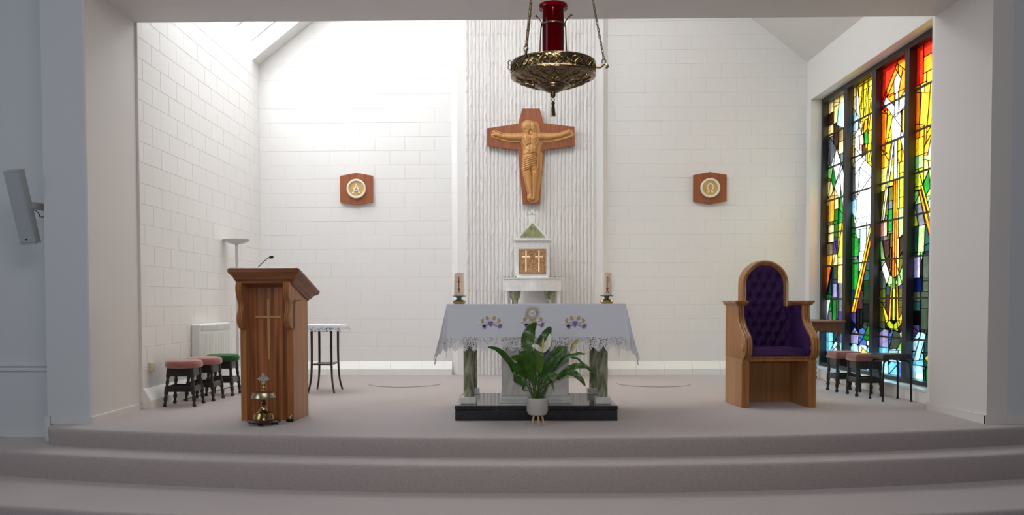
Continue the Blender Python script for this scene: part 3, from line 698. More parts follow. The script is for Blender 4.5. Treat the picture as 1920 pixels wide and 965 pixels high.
def cluster(x, z, mid=True):
    flat = lambda n_, m_, pl, x_, z_: flat_(n_, m_, [(a * .85, b * .85) for a, b in pl], x_, z_)
    for sx in (-1, 1):
        if mid: flat('gold_leaf', THGOLD, leafp(.05, .017, PI / 2 + sx * .5, -sx * .025, .025), x, z)
        flat('gold_leaf', THGOLD, leafp(.052, .016, PI / 2 - sx * -.45, sx * .10, -.002), x, z)
        flat('grape_bunch', THPURP, leafp(.055, .02, -PI / 2 - sx * .6, sx * .085, -.022) if sx < 0 else leafp(.055, .02, -PI / 2 + .6 * -1, sx * .115, -.02), x, z)
        flat('vine_leaf', THGREEN, leafp(.075, .009, PI * (.5 - sx * .5) + sx * -.35, sx * .02, -.02), x, z)
        flat('white_blossom', THWHITE, leafp(.05, .008, PI * (.5 - sx * .5) + sx * .25, sx * .035, .0), x, z)
        flat('white_blossom', THWHITE, leafp(.045, .008, PI * (.5 - sx * .5) + sx * .1, sx * .09, -.01), x, z)
    if mid: flat('grape_bunch', THPURP, [(-.028, .0), (-.018, .012), (.018, .012), (.028, 0), (.016, -.028), (0, -.052), (-.016, -.028)], x, z)
def fx(px, Y=7.79): return at(px, 600, Y).x - AX
zc = .905
cluster(fx(920), zc); cluster(fx(1078), zc); cluster(fx(999), zc + .012, False)
xm, zm = fx(998), .985
for i in range(28):
    a = 2 * PI * i / 28
    flat('gold_ray', THGOLD, [(.036 * math.cos(a - .05), .036 * math.sin(a - .05)), ((.062 + .012 * (i % 2)) * math.cos(a), (.066 + .016 * (i % 2)) * math.sin(a)), (.036 * math.cos(a + .05), .036 * math.sin(a + .05))], xm, zm, .002)
flat('host', THWHITE, disc(.026, 20), xm, zm, .0035)
flat('chalice', THGOLD, [(-.03, -.04), (-.02, -.062), (-.005, -.07), (-.005, -.085), (-.02, -.095), (.02, -.095), (.005, -.085), (.005, -.07), (.02, -.062), (.03, -.04), (.018, -.048), (-.018, -.048)], xm, zm, .003)
for x_, pl in ((-.012, [(-.0015, -.008), (.0015, -.008), (.0015, .008), (-.0015, .008)]), (0, [(-.0055, -.008), (-.003, -.008), (-.003, -.0015), (.003, -.0015), (.003, -.008), (.0055, -.008), (.0055, .008), (.003, .008), (.003, .0015), (-.003, .0015), (-.003, .008), (-.0055, .008)]),
               (.012, [(-.0045, -.008), (.0045, -.008), (.0045, .0015), (-.002, .0015), (-.002, .005), (.0045, .005), (.0045, .008), (-.0045, .008), (-.0045, -.0015), (.002, -.0015), (.002, -.005), (-.0045, -.005)])):
    flat('letter', THGOLD, [(a + x_, b) for a, b in pl], xm, zm, .005)
flat('letter', THGOLD, [(-.001, 0), (.001, 0), (.001, .012), (-.001, .012)], xm, zm + .006, .005)
# candles
for px_, lb in ((861, 'pillar candle on altar end towards the lectern'), (1137.5, 'pillar candle on altar end towards the purple chair')):
    X = at(px_, 560, 8.55).x
    cs = thing('candlestick', 'low brass candlestick under the ' + lb, 'candlestick', (X, 8.55, 1.0735))
    MB().lathe([(.05, 0), (.063, .008), (.067, .02), (.06, .034), (.04, .042), (0, .042)], 32).build('base', BRASS, cs)
    MB().lathe([(.024, .038), (.022, .05), (.026, .068), (.03, .072), (0, .072)], 24).build('neck', PATINA, cs)
    MB().lathe([(.03, .070), (.066, .074), (.068, .081), (.064, .081), (.055, .078), (0, .078)], 32).build('drip_pan', PATINA, cs)
    ca = thing('pillar_candle', 'ivory ' + lb + ' with red and gold emblem', 'candle', (X, 8.55, 1.0735 + .0785))
    MB().lathe([(.050, 0), (.051, .005), (.051, .222), (.047, .228), (.04, .224), (0, .218)], 32).build('wax', WAX, ca)
    MB().tube([(0, 0, .215), (.001, 0, .235)], .0018, 6).build('wick', DARKW, ca)
    def wrap(name, polys):
        for pl in polys: MB().prism([(a, b) for a, b in pl], -.0535, -.030, 'y').build(name, RED, ca)
    bar = lambda x0, x1, z0, z1: [(x0, z0), (x1, z0), (x1, z1), (x0, z1)]
    if px_ < 1000: wrap('cross_emblem', [bar(-.005, .005, .05, .19), bar(-.014, .014, .135, .147), [(-.016, .03), (-.008, .03), (.014, .075), (.007, .075)], [(.008, .03), (.016, .03), (-.007, .075), (-.014, .075)]])
    else:
        wrap('cross_emblem', [bar(-.006, .003, .04, .185), [(.003, .185), (.018, .175), (.022, .155), (.016, .135), (.003, .13), (.003, .138), (.013, .143), (.016, .155), (.012, .168), (.003, .176)], [(-.018, .025), (-.010, .025), (.016, .08), (.009, .08)], [(.010, .025), (.018, .025), (-.009, .08), (-.016, .08)]])
# ---------------------------------------------------------------- tabernacle on its pedestal
tx = at(998, 500, 12.3).x; TY = 12.05
pd = thing('tabernacle_pedestal', 'white marble pedestal with green capitals behind the altar', 'pedestal', (tx, TY, 0))
zs0, zs1 = at(998, 545, TY).z, at(998, 521, TY).z
B(-.40, .40, .06, .56, 0, .05, bev=.004).build('base_slab', MARBLE, pd)
B(-.30, .30, .28, .50, .05, zs0, bev=.003).build('back_panel', mat('polished_grey_marble', (.62, .62, .64), .12), pd)
for sx in (-1, 1):
    B(sx * .372 - .022, sx * .372 + .022, .10, .15, .05, zs0, bev=.003).build('side_post', MARBLE, pd)
    c = MB().lathe([(.045, .05), (.045, zs0 - .12), (.05, zs0 - .115)], 24, (sx * .25, .14, 0)).build('column', GREEN, pd)
    MB().lathe([(.05, zs0 - .115), (.062, zs0 - .105), (.076, zs0 - .07), (.083, zs0 - .02), (.08, zs0 - .0)], 28, (sx * .25, .14, 0)).build('capital', GREEN, c)
n = 20; curve = [(.405 * (2 * i / n - 1), .07 - .07 * (1 - (2 * i / n - 1) ** 2)) for i in range(n + 1)]
MB().prism(curve + [(.405, .60), (-.405, .60)], zs0, zs1 - .012, 'z').build('shelf', MARBLE, pd)
MB().prism([(a * 1.01, b - .008) for a, b in curve] + [(.409, .60), (-.409, .60)], zs1 - .012, zs1 + .008, 'z').build('shelf_moulding', MARBLE, pd)
tb = thing('tabernacle', 'white marble tabernacle with gold relief doors and green gable', 'tabernacle', (tx, TY, zs1 + .008))
hh = at(998, 449, TY).z - zs1 - .008
B(-.225, .225, .14, .56, .0, .03, bev=.004).build('footing', MARBLE, tb)
B(-.245, .245, .17, .55, .03, hh, bev=.004).build('body', MARBLE, tb)
B(-.275, .275, .14, .57, hh, hh + .022, bev=.005).build('cornice', MARBLE, tb)
gh = at(998, 411, TY).z - at(998, 447, TY).z
gb = MB().prism([(-.25, 0), (.25, 0), (0, gh)], .17, .50, 'y').build('gable', MARBLE, tb, loc=(0, 0, hh + .022))
MB().prism([(-.185, .022), (.185, .022), (0, gh - .045)], .160, .172, 'y').build('green_inlay', GREENL, gb)
cz = hh + .022 + gh
cross = MB().box(-.014, .014, .30, .33, cz - .015, cz + .17, bev=.004); cross.box(-.055, .055, .30, .33, cz + .085, cz + .115, bev=.004); cross.box(-.04, .04, .28, .35, cz - .02, cz + .02, bev=.004)
cross.build('white_cross', MARBLE, tb)
z0, z1 = at(998, 512.5, TY).z - zs1 - .008, at(998, 465, TY).z - zs1 - .008; hw = .195
B(-hw, hw, .155, .17, z0, z1, bev=.003).build('door_surround', BRONZE, tb)
for sx in (-1, 1):
    d = B(min(sx * .006, sx * (hw - .02)), max(sx * .006, sx * (hw - .02)), .146, .158, z0 + .02, z1 - .02, bev=.004).build('door', BRONZE, tb)
    c = MB().box(sx * .092 - .010, sx * .092 + .010, .132, .147, z0 + .03, z1 - .025, bev=.003); c.box(sx * .092 - .055, sx * .092 + .055, .132, .147, z0 + (z1 - z0) * .66, z0 + (z1 - z0) * .66 + .02, bev=.003)
    c.build('raised_cross', mat('bright_gold', (.95, .70, .45), .25, 1), d)
MB().lathe([(.014, 0), (.014, .012), (.006, .02), (0, .02)], 16, (0, .146, (z0 + z1) / 2), rot90).build('knob', BRASS, tb)
# ---------------------------------------------------------------- crucifix
YC = YP - .034
K = YC / F / 4.595
cxw = at(880 + 530 / 4.595, 190 + 450 / 4.595, YC)
cf = thing('crucifix', 'red-brown wooden cross with carved figure hanging on the fluted pier', 'crucifix', (cxw.x, YC, cxw.z))
def q(x, y): return ((x - 530) * K, (450 - y) * K)
outline = [(455, 75), (605, 75), (640, 197), (900, 231), (903, 388), (640, 425), (607, 881), (460, 881), (420, 425), (157, 388), (157, 240), (425, 200)]
cb = MB().prism([q(*p) for p in outline], -.055, 0, 'y').build('cross_board', CROSSW, cf)
caps = [((500, 225, 42), (512, 262, 36)), ((535, 232, 40), (566, 288, 16)), ((548, 260, 26), (578, 300, 10)), ((515, 280, 26), (522, 320, 34)), ((498, 330, 52), (515, 420, 40)), ((552, 330, 52), (535, 420, 42)),
        ((525, 420, 52), (522, 500, 52)), ((522, 500, 56), (512, 560, 50)),
        ((478, 314, 27), (365, 318, 21)), ((365, 318, 22), (280, 308, 15)), ((280, 308, 16), (232, 290, 16)), ((240, 296, 10), (215, 275, 8)), ((240, 300, 9), (210, 295, 8)),
        ((585, 312, 27), (690, 316, 20)), ((690, 316, 21), (785, 303, 14)), ((785, 303, 15), (838, 284, 15)), ((830, 288, 9), (852, 272, 8)), ((835, 292, 9), (858, 286, 7)),
        ((583, 456, 13), (586, 460, 13)), ((586, 465, 9), (582, 578, 13)),
        ((495, 580, 36), (506, 645, 30)), ((506, 645, 30), (532, 800, 19)), ((548, 575, 38), (560, 650, 31)), ((560, 650, 31), (546, 800, 19)), ((532, 800, 20), (528, 828, 22)), ((546, 800, 20), (545, 832, 20))]
def cdist(x, y):
    best = 1e9; hgt = 0.
    for (ax, ay, ar), (bx, by, br) in caps:
        dx, dy = bx - ax, by - ay; L2 = dx * dx + dy * dy; t = max(0, min(1, ((x - ax) * dx + (y - ay) * dy) / L2)) if L2 else 0
        r = ar + (br - ar) * t; d = math.hypot(x - ax - dx * t, y - ay - dy * t)
        best = min(best, d - r)
        if d < r: hgt = max(hgt, math.sqrt(r * r - d * d) * (.52 if r > 34 else .68))
    return best, hgt
GRV = [(524, 585, 540, 640, 12, 6), (540, 640, 540, 830, 14, 5), (478, 470, 578, 452, 9, 5), (478, 605, 570, 560, 10, 5), (524, 262, 512, 290, 12, 6), (528, 205, 530, 262, 8, 5), (480, 292, 530, 300, 12, 6), (540, 300, 575, 312, 9, 6),
       (470, 335, 482, 370, 10, 6), (590, 335, 574, 370, 10, 6), (495, 395, 526, 375, 6, 5), (526, 375, 556, 395, 6, 5), (526, 335, 526, 440, 5, 5), (572, 460, 574, 580, 10, 4), (276, 296, 276, 320, 6, 5), (790, 290, 790, 315, 6, 5), (470, 292, 476, 330, 8, 6), (592, 290, 586, 330, 8, 6)]
def figh(x, y):
    d, h = cdist(x, y)
    if d >= 0:
        e_ = min(d - 9, cdist(x - 15, y - 8)[0] - 14)
        h = 1.5 + 6 * math.exp(-((e_ + 4) / 4) ** 2)
        return e_, h
    h = 8 + h * 1.35; d = -9
    if 455 < y < 600 and 460 < x < 578: h += 2.6 * math.sin((y + (x - 525) * .35) * .36) * 1.5        # folds of the loincloth
    if 335 < y < 450 and 480 < x < 575: h += 1.2 * math.sin((y + abs(x - 526) * .5) * .22) - 2.0 * math.exp(-((x - 526) / 6) ** 2)
    if 205 < y < 295 and 520 < x < 585: h += 1.6 * math.sin((x * .9 + y * .35) * .35)            # hair strands
    if y < 275: h += 5 * math.exp(-((x - 478) / 9) ** 2 - ((y - 243) / 9) ** 2) - 3 * math.exp(-((x - 488) / 6) ** 2 - ((y - 232) / 4) ** 2) - 3 * math.exp(-((x - 486) / 7) ** 2 - ((y - 260) / 3.5) ** 2)
    for ax, ay, bx, by, dp, wd in GRV:
        dx, dy = bx - ax, by - ay; t = max(0, min(1, ((x - ax) * dx + (y - ay) * dy) / (dx * dx + dy * dy))); dd = math.hypot(x - ax - dx * t, y - ay - dy * t)
        h -= dp * math.exp(-(dd / wd) ** 2)
    if y > 790: h += 1.5 * math.sin(x * .8)
    return d, h
ST = 3.0; nx, ny = int(730 / ST), int(740 / ST); grid = {}; V = []; Fc = []
val = [[figh(170 + i * ST, 140 + j * ST) for i in range(nx + 1)] for j in range(ny + 1)]
def vid(i, j):
    if (i, j) not in grid:
        a = q(170 + i * ST, 140 + j * ST); grid[i, j] = len(V); V.append((a[0], -.055 - val[j][i][1] * K, a[1]))
    return grid[i, j]
for j in range(ny):
    for i in range(nx):
        if min(val[j][i][0], val[j + 1][i][0], val[j][i + 1][0], val[j + 1][i + 1][0]) < 0: Fc.append((vid(i, j), vid(i, j + 1), vid(i + 1, j + 1), vid(i + 1, j)))
mb = MB().add(V, Fc); mb.smooth = True
o = mb.build('carved_figure', FIGW, cf, ang=180); o['label'] = 'lighter carved figure with outstretched arms and loincloth'
# ---------------------------------------------------------------- alpha and omega plaques
for px_, py_, kind in ((669, 354.5, 'alpha'), (1330.5, 353, 'omega')):
    c = at(px_, py_, YB - .02)
    pq = thing('wall_plaque', 'hexagonal wooden plaque with cream roundel and %s letter' % kind, 'plaque', (c.x, YB - .006, c.z))
    MB().prism([(-.245, -.195), (0, -.24), (.245, -.195), (.245, .195), (0, .24), (-.245, .195)], -.045, 0, 'y').build('board', CROSSW, pq)
    MB().lathe([(.145, .045), (.145, .065), (.135, .075), (.12, .075), (.112, .062), (.112, .055)], 44, (0, 0, 0), rot90).build('ring', CREAM, pq)
    MB().lathe([(.114, .045), (.114, .056), (0, .056)], 44, (0, 0, 0), rot90).build('gold_field', GOLDF, pq)
    lt = MB(); yl = -.062
    if kind == 'omega':
        pts = [(-.045, -.06), (-.018, -.06)] + [(.040 * math.sin(a), .015 + .045 * -math.cos(a)) for a in [math.radians(d) for d in range(-28, -333, -20)]] + [(.018, -.06), (.045, -.06)]
        pts = [(-.048, -.062), (-.020, -.062)] + [(-.043 * math.sin(math.radians(d)), .012 - .05 * math.cos(math.radians(d))) for d in range(26, 335, 22)] + [(.020, -.062), (.048, -.062)]
        lt.tube([(a, yl, b) for a, b in pts], .0105, 8)
    else:
        for pl in ([(-.045, -.06), (.0, .065)], [(.045, -.06), (0, .065)], [(-.05, .01), (-.0, -.03), (.05, .01)], [(-.02, .012), (.02, .012)], [(0, .06), (0, .075)], [(-.06, -.06), (-.03, -.06)], [(.03, -.06), (.06, -.06)]):
            lt.tube([(a, yl, b) for a, b in pl], .010, 8)
    lt.build('letter', CREAM, pq)
# ---------------------------------------------------------------- lectern
le = thing('lectern', 'mahogany lectern with light cross inlay and sloping moulded top', 'lectern', (-2.235, 7.80, 0), math.radians(-5))
for s_, x0, x1 in ((-1, -.25, -.195), (1, .195, .25)):
    fr = [(0, 0), (0, .40), (0, .80), (0, .845), (-.004, .85)] + spline([(-.025, .853), (-.062, .875), (-.088, .925), (-.082, .98), (-.058, 1.03), (-.058, 1.085), (-.088, 1.14), (-.108, 1.195), (-.104, 1.25), (-.09, 1.275)], 5)
    low_ = B(x0, x1, 0, .42, 0, 1.115, bev=.003)
    sp = low_.build('side_panel', SIDEW, le)
    reeded_board(fr[5:], [(.02, 1.275), (.43, 1.115), (.05, 1.10), (.05, .84)], x0, x1, 3, .007).build('scroll_bracket', MAHOGE, sp)
    B(x0 - .001, x1 + .001, -.006, .02, 0, .845, bev=.003).build('edge_strip', MAHOGE, sp)
fp = B(-.196, .196, .055, .075, 0, 1.24).build('front_panel', MAHOG, le)
B(-.196, .196, .40, .42, .35, 1.10).build('rear_panel', MAHOG, le)
B(-.012, .012, .048, .056, .56, 1.125, bev=.002).build('cross_upright', LWOOD, fp)
B(-.125, .125, .046, .056, .945, .968, bev=.002).build('cross_bar', LWOOD, fp)
tilt = math.atan2(.175, .53)
rings = [(.262, .262, 0), (.268, .268, .018), (.285, .284, .03), (.292, .292, .05), (.315, .312, .072), (.330, .328, .082), (.338, .334, .10), (.338, .334, .118), (.328, .324, .128)]
mt = MB(); v = []; f = []
for a, b, h in rings:
    c = .02
    v += [(x, y, h) for x, y in ((-a + c, -b), (a - c, -b), (a, -b + c), (a, b - c), (a - c, b), (-a + c, b), (-a, b - c), (-a, -b + c))]
for r in range(len(rings) - 1):
    for i in range(8): f.append((r * 8 + i, r * 8 + (i + 1) % 8, r * 8 + 8 + (i + 1) % 8, r * 8 + 8 + i))
f += [tuple(range(8))[::-1], tuple((len(rings) - 1) * 8 + i for i in range(8))]
mt.add(v, f)
tp = mt.build('sloping_top', TOPW, le, loc=(0, .19, 1.185), rot=(-tilt, 0, 0))
B(-.30, .30, .285, .31, .126, .150, bev=.004).build('book_ledge', TOPW, tp)
mic = thing('gooseneck_microphone', 'thin black gooseneck microphone on the lectern top', 'microphone', (-2.42, 7.92, 1.357))
mx = at(507, 481, 7.9) - Vector((-2.42, 7.92, 1.357))
MB().lathe([(.02, 0), (.02, .012), (.008, .02), (0, .02)], 16).build('base', BMETAL, mic)
neck = spline([(0, 0, .01), (.05, .005, .04), (mx.x * .75, .03, mx.z * .88), (mx.x * .92, .04, mx.z * .98), (mx.x, .04, mx.z)], 5)
MB().tube(neck, .0035, 8).build('neck', BMETAL, mic)
MB().tube([(mx.x - .03, .04, mx.z - .004), (mx.x - .022, .04, mx.z - .003), (mx.x - .008, .04, mx.z), (mx.x + .006, .04, mx.z + .001), (mx.x + .012, .04, mx.z + .001)], [.006, .012, .0145, .013, .006], 12).build('foam_head', DARKW, mic)
# ---------------------------------------------------------------- altar bell
be = thing('altar_bell', 'brass dome bell with cross finial on wooden base before the lectern', 'bell', (at(495, 785, 7.56).x, 7.555, 0))
bb = MB().lathe([(.12, .022), (.145, .026), (.148, .036), (.135, .046), (.10, .052), (0, .052)], 40).build('wooden_base', DARKR, be)
for i in range(3):
    a = -PI / 2 + i * 2 * PI / 3
    MB().lathe([(.012, 0), (.025, .004), (.025, .016), (.015, .024), (0, .024)], 16, (.10 * math.cos(a), .10 * math.sin(a), 0)).build('foot', DARKR, bb)
MB().lathe([(.098, .05), (.098, .062), (.082, .10), (.08, .108), (.055, .118), (.036, .14), (.03, .16), (.0, .16)], 40).build('flared_foot', BRASS, be)
MB().lathe([(.028, .155), (.02, .17), (.026, .185), (.016, .195), (.024, .21), (.013, .22), (.013, .24)], 24).build('stem', BRASSD, be)
MB().lathe([(.108, .238), (.112, .245), (.108, .262), (.095, .288), (.07, .298), (.02, .302), (0, .302)], 44).build('dome', BELLM, be)
MB().lathe([(.016, .30), (.012, .315), (.020, .33), (.012, .345), (.018, .358), (0, .362)], 20).build('finial', BRASS, be)
cr_ = MB()
for k in range(4):
    a = k * PI / 2; pl = [(.0, -.004), (.028, -.008), (.032, -.020), (.042, -.010), (.056, 0), (.042, .010), (.032, .020), (.028, .008), (.0, .004)]
    cr_.prism([(math.cos(a) * x - math.sin(a) * y, math.sin(a) * x + math.cos(a) * y + .41) for x, y in pl], -.005, .005, 'y')
for k in range(4):
    a = k * PI / 2 + PI / 4; pl = [(0, -.004), (.026, -.005), (.03, 0), (.026, .005), (0, .004)]
    cr_.prism([(math.cos(a) * x - math.sin(a) * y, math.sin(a) * x + math.cos(a) * y + .41) for x, y in pl], -.003, .003, 'y')
cr_.build('cross', SILV, be)
fs = thing('floor_socket', 'small dark cable socket on carpet at the lectern foot', 'socket', (at(543, 784, 7.72).x, 7.74, 0))
B(-.032, .032, -.03, .03, 0, .028, bev=.006).build('box', BMETAL, fs); MB().tube([(0, .0, .028), (.0, .0, .045), (.01, .02, .055)], .007, 8).build('plug', SOCK, fs)
# ---------------------------------------------------------------- presider chair
ch = thing('presider_chair', 'oak throne with buttoned purple velvet back and scrolled arms', 'chair', (2.76, 8.795, 0), math.radians(3))
prof = spline([(.03, .50), (-.035, .515), (-.085, .56), (-.10, .615), (-.09, .675), (-.05, .735), (.02, .785), (.09, .835), (.145, .90), (.165, .97), (.168, 1.055)], 5)
for s_ in (-1, 1):
    x0, x1 = (-.385, -.308) if s_ < 0 else (.308, .385)
    sd = B(x0, x1, 0, .55, 0, .50, bev=.004).build('side_panel', OAK, ch)
    reeded_board(prof, [(.55, 1.055), (.55, .5)], x0, x1, 3, .011).build('scrolled_arm', OAKD, sd)
    B(x0 - .003, x1 + .003, -.008, .012, 0, .46, bev=.005).build('edge_strip', OAKD, sd)
    cp = MB()
    for k, (o_, h0, h1) in enumerate(((.012, 1.050, 1.062), (.022, 1.062, 1.078), (.034, 1.078, 1.10))): cp.box(x0 - o_, x1 + o_, .155 - o_, .56, h0, h1, bev=.004)
    cp.build('capital', OAKD, sd)
    xo = x0 if s_ < 0 else x0
    for xx, dr_ in ((x0, -1), (x1, 1)):
        MB().lathe([(.036, 0), (.036, .006), (.026, .012), (0, .012)], 20, (xx, -.035, .62), Matrix.Rotation(dr_ * PI / 2, 4, 'Y')).build('rosette', OAK, sd)
    MB().prism([(y_ + .035, z_) for y_, z_ in prof if z_ > .535] + [(.44, 1.04), (.44, .54)], *sorted((s_ * .308, s_ * .286)), 'x').build('arm_padding', PURPLE, sd)
B(-.31, .31, .50, .53, 0, .48).build('lower_panel', OAK, ch)
rl = MB().box(-.312, .312, -.012, .05, .475, .505, bev=.006); rl.box(-.312, .312, 0, .05, .505, .53, bev=.004)
rl.build('seat_rail', OAKD, ch)
B(-.31, .31, .03, .50, .49, .525).build('seat_board', OAK, ch)
def cush(u, v):
    x, y = -.305 + .61 * u, .0 + .44 * v; e_ = min(u, 1 - u, v, 1 - v); k = min(1, e_ / .10)
    return (x, y - (.012 if v == 0 else 0), .53 + .075 * math.sqrt(max(0, 1 - (1 - k) ** 2)) + .012 * math.sin(PI * u))
mb = MB().grid(cush, 30, 24); mb.box(-.305, .305, -.004, .44, .528, .533); mb.build('seat_cushion', PURPLE, ch, ang=80)
B(-.31, .31, .47, .53, .5, 1.06).build('back_board', OAK, ch)
ZA, RO, RI = 1.275, .258, .200
def inside(x, z):
    if z < 1.05: return abs(x) < .305
    if z < ZA: return abs(x) < RI + .006
    return math.hypot(x, z - ZA) < RI + .006
btn = [(dx * .105 + (.0525 if r % 2 else 0), .62 + r * .105) for r in range(9) for dx in range(-3, 4)]
btn = [(x, z) for x, z in btn if inside(x * 1.2, z) and abs(x) < (.29 if z < 1.03 else .19) and inside(x, z + .05)]
def tuft(u, v):
    x, z = -.31 + .62 * u, .52 + .96 * v
    d = min(math.hypot(x - a, z - b) for a, b in btn)
    a_ = abs(((x / .0525 + (z - .62) / .105 * 1) % 2) - 1); b_ = abs(((x / .0525 - (z - .62) / .105) % 2) - 1)
    crease = min(1 - a_, 1 - b_)
    return (x, .47 - .040 * (1 - math.exp(-(d / .028) ** 1.4)) - .010 * min(1, crease * 2.2), z)
MB().grid(tuft, 110, 160, lambda u, v: inside(-.31 + .62 * u, .52 + .96 * v)).build('buttoned_back', PURPLE, ch, ang=120)
bm_ = MB().lathe([(.010, 0), (.009, .004), (0, .006)], 10, (0, 0, 0), rot90).mesh('button', PURPLE)
for a, b in btn: link('button', bm_, ch, (a, .455, b))
arch = MB(); na = 40; pth = [(RO, 1.04)] + [(RO * math.cos(PI * i / na), ZA + RO * math.sin(PI * i / na)) for i in range(na + 1)] + [(-RO, 1.04)]
cs_ = [(0, .53), (0, .43), (.010, .405), (.022, .400), (.034, .405), (.038, .415), (.046, .412), (.058, .425), (.058, .53)]
v = []; f = []
for i, (x, z) in enumerate(pth):
    if z <= ZA: nx_, nz_ = (-1 if x > 0 else 1), 0
    else: nx_, nz_ = -x / RO, -(z - ZA) / RO
    v += [(x + nx_ * o_, y_, z + nz_ * o_) for o_, y_ in cs_]
k = len(cs_)
for i in range(len(pth) - 1):
    for j in range(k): f.append((i * k + j, i * k + (j + 1) % k, (i + 1) * k + (j + 1) % k, (i + 1) * k + j))
f += [tuple(range(k)), tuple((len(pth) - 1) * k + j for j in range(k))[::-1]]
arch.add(v, f); arch.smooth = True
arch.build('arched_frame', OAKD, ch)
MB().prism([(RO - .02, 1.0)] + [((RO - .02) * math.cos(PI * i / 24), ZA + (RO - .02) * math.sin(PI * i / 24)) for i in range(25)] + [(-RO + .02, 1.0)], .49, .53, 'y').build('arch_board', OAK, ch)
for s_ in (-1, 1): B(*sorted((s_ * .20, s_ * .312)), .41, .53, 1.045, 1.085, bev=.006).build('shoulder_moulding', OAKD, ch)
# ---------------------------------------------------------------- hanging sanctuary lamp
HY = 4.25
hc = at(1037, 119, HY); sc_ = HY / F                     # metres per pixel at the lamp
R0 = 79 * sc_
sl = thing('sanctuary_lamp', 'brass dish lamp with ruby glass hanging on chains', 'hanging lamp', tuple(hc))
zr, zl = 0.0, -.061                                     # rim top and lower edge
MB().lathe([(R0 * .99, zr), (R0 * .965, zr + .004), (R0 * .93, zr), (R0 * .935, zl + .006), (0, zl - .012)], 64).build('dish_lining', BRASSD, sl)
MB().lathe([(R0 * .985, zr + .002), (R0, zr - .003), (R0 * .985, zr - .008), (R0 * .975, zl + .010), (R0, zl), (R0 * .99, zl - .006)], 64).build('engraved_band', BRASSO, sl)
MB().lathe([(R0 * .99, zl - .005), (R0 * .80, zl - .022), (R0 * .58, zl - .040), (R0 * .40, zl - .051), (R0 * .36, zl - .050)], 64).build('engraved_bowl', BRASSO, sl)
MB().lathe([(R0 * .37, zl - .048), (R0 * .36, zl - .055), (R0 * .30, zl - .058), (R0 * .29, zl - .064), (R0 * .22, zl - .068), (R0 * .20, zl - .073), (R0 * .10, zl - .081), (.011, zl - .085), (.014, zl - .092), (.011, zl - .102), (.005, zl - .107), (0, zl - .108)], 40).build('boss', BRASSD, sl)
for k in range(3):
    n_ = 200; mb = MB().tube([((R0 * .984 + .0015 * math.cos(14 * a + k)) * math.cos(a), (R0 * .984 + .0015 * math.cos(14 * a + k)) * math.sin(a), (zr + zl) / 2 + .017 * math.sin(14 * a + k * 2 * PI / 3)) for a in [2 * PI * i / n_ for i in range(n_)]], .0030, 5, True)
    mb.build('knotwork', BRASS, sl)
def bowlz(r):                                           # outer surface of the bowl at radius r
    P_ = [(.36, -.050), (.40, -.051), (.58, -.040), (.80, -.022), (.99, -.005)]
    for (a, za), (b, zb_) in zip(P_[:-1], P_[1:]):
        if r <= b: return zl + za + (zb_ - za) * (r - a) / (b - a)
    return zl
for k in range(2):
    n_ = 240; pts_ = []
    for i in range(n_):
        a = 2 * PI * i / n_; rr_ = .66 + .22 * math.sin(9 * a + k * PI); aa = a + .10 * math.sin(18 * a)
        pts_.append((R0 * rr_ * math.cos(aa), R0 * rr_ * math.sin(aa), bowlz(rr_) - .001))
    MB().tube(pts_, .0034, 5, True).build('knotwork', BRASS, sl)
zt_ = zl - .109
MB().tube([(.008 * math.sin(a), 0, zt_ - .006 + .009 * math.cos(a)) for a in [2 * PI * i / 14 for i in range(14)]], .002, 6, True).build('tassel_ring', BRASSD, sl)
MB().lathe([(.003, zt_ - .014), (.010, zt_ - .020), (.010, zt_ - .028), (.006, zt_ - .032), (.009, zt_ - .045), (.0135, zt_ - .085), (.013, zt_ - .088), (0, zt_ - .088)], 20).build('tassel', BRASS, sl)
GR = 20.2 * sc_; zg = at(1037, 12, HY).z - hc.z
gl = MB().lathe([(GR * .92, -.065), (GR, -.061), (GR, zg - .02), (GR * 1.05, zg - .016), (GR * 1.30, zg - .014), (GR * 1.34, zg - .006), (GR * 1.30, zg + .006), (GR * 1.0, zg + .008), (GR * .93, zg), (GR * .93, -.058), (0, -.060)], 48).build('ruby_glass', RUBY, sl)
MB().lathe([(GR * .7, -.05), (GR * .7, .012), (0, .014)], 24).build('candle_stub', mat('red_wax', (.25, .01, .01), .5), gl)
MB().lathe([(.002, .030), (.006, .038), (.004, .047), (0, .058)], 12).build('flame', emit_mat('flame', (1, .25, .12), 30), gl)
zring = at(1037, 47, HY).z - hc.z
MB().tube([((GR + .003) * math.cos(a), (GR + .003) * math.sin(a), zring) for a in [2 * PI * i / 36 for i in range(36)]], .0045, 8, True).build('holder_ring', BRASSD, sl)
for k in range(3):
    a = k * 2 * PI / 3 + .02; ca, sa = math.cos(a), math.sin(a)
    if k: a = PI + (1 if k == 1 else -1) * PI / 3.2; ca, sa = math.cos(a), math.sin(a)
    if k == 2: ca, sa = -.96, -.28
    if k == 1: ca, sa = -.4, .9
    if k == 0: ca, sa = .96, -.28
    pp = [(GR + .012, -.05), (GR + .016, -.01), (GR + .010, zring - .03), (GR + .006, zring), (GR + .013, zring + .018), (GR + .026, zring + .032), (GR + .034, zring + .038)]
    h_ = MB().tube(spline([(r * ca, r * sa, z) for r, z in pp], 4), .0028, 8).build('scroll_holder', BRASSD, sl)
    MB().tube([((GR + .028) * ca, (GR + .028) * sa, zring + .03), ((GR + .036) * ca, (GR + .036) * sa, zring + .042), ((GR + .046) * ca, (GR + .046) * sa, zring + .034)], [.003, .006, .002], 8).build('leaf_tip', BRASSD, h_)
apex = Vector((0, 0, 500 * sc_))
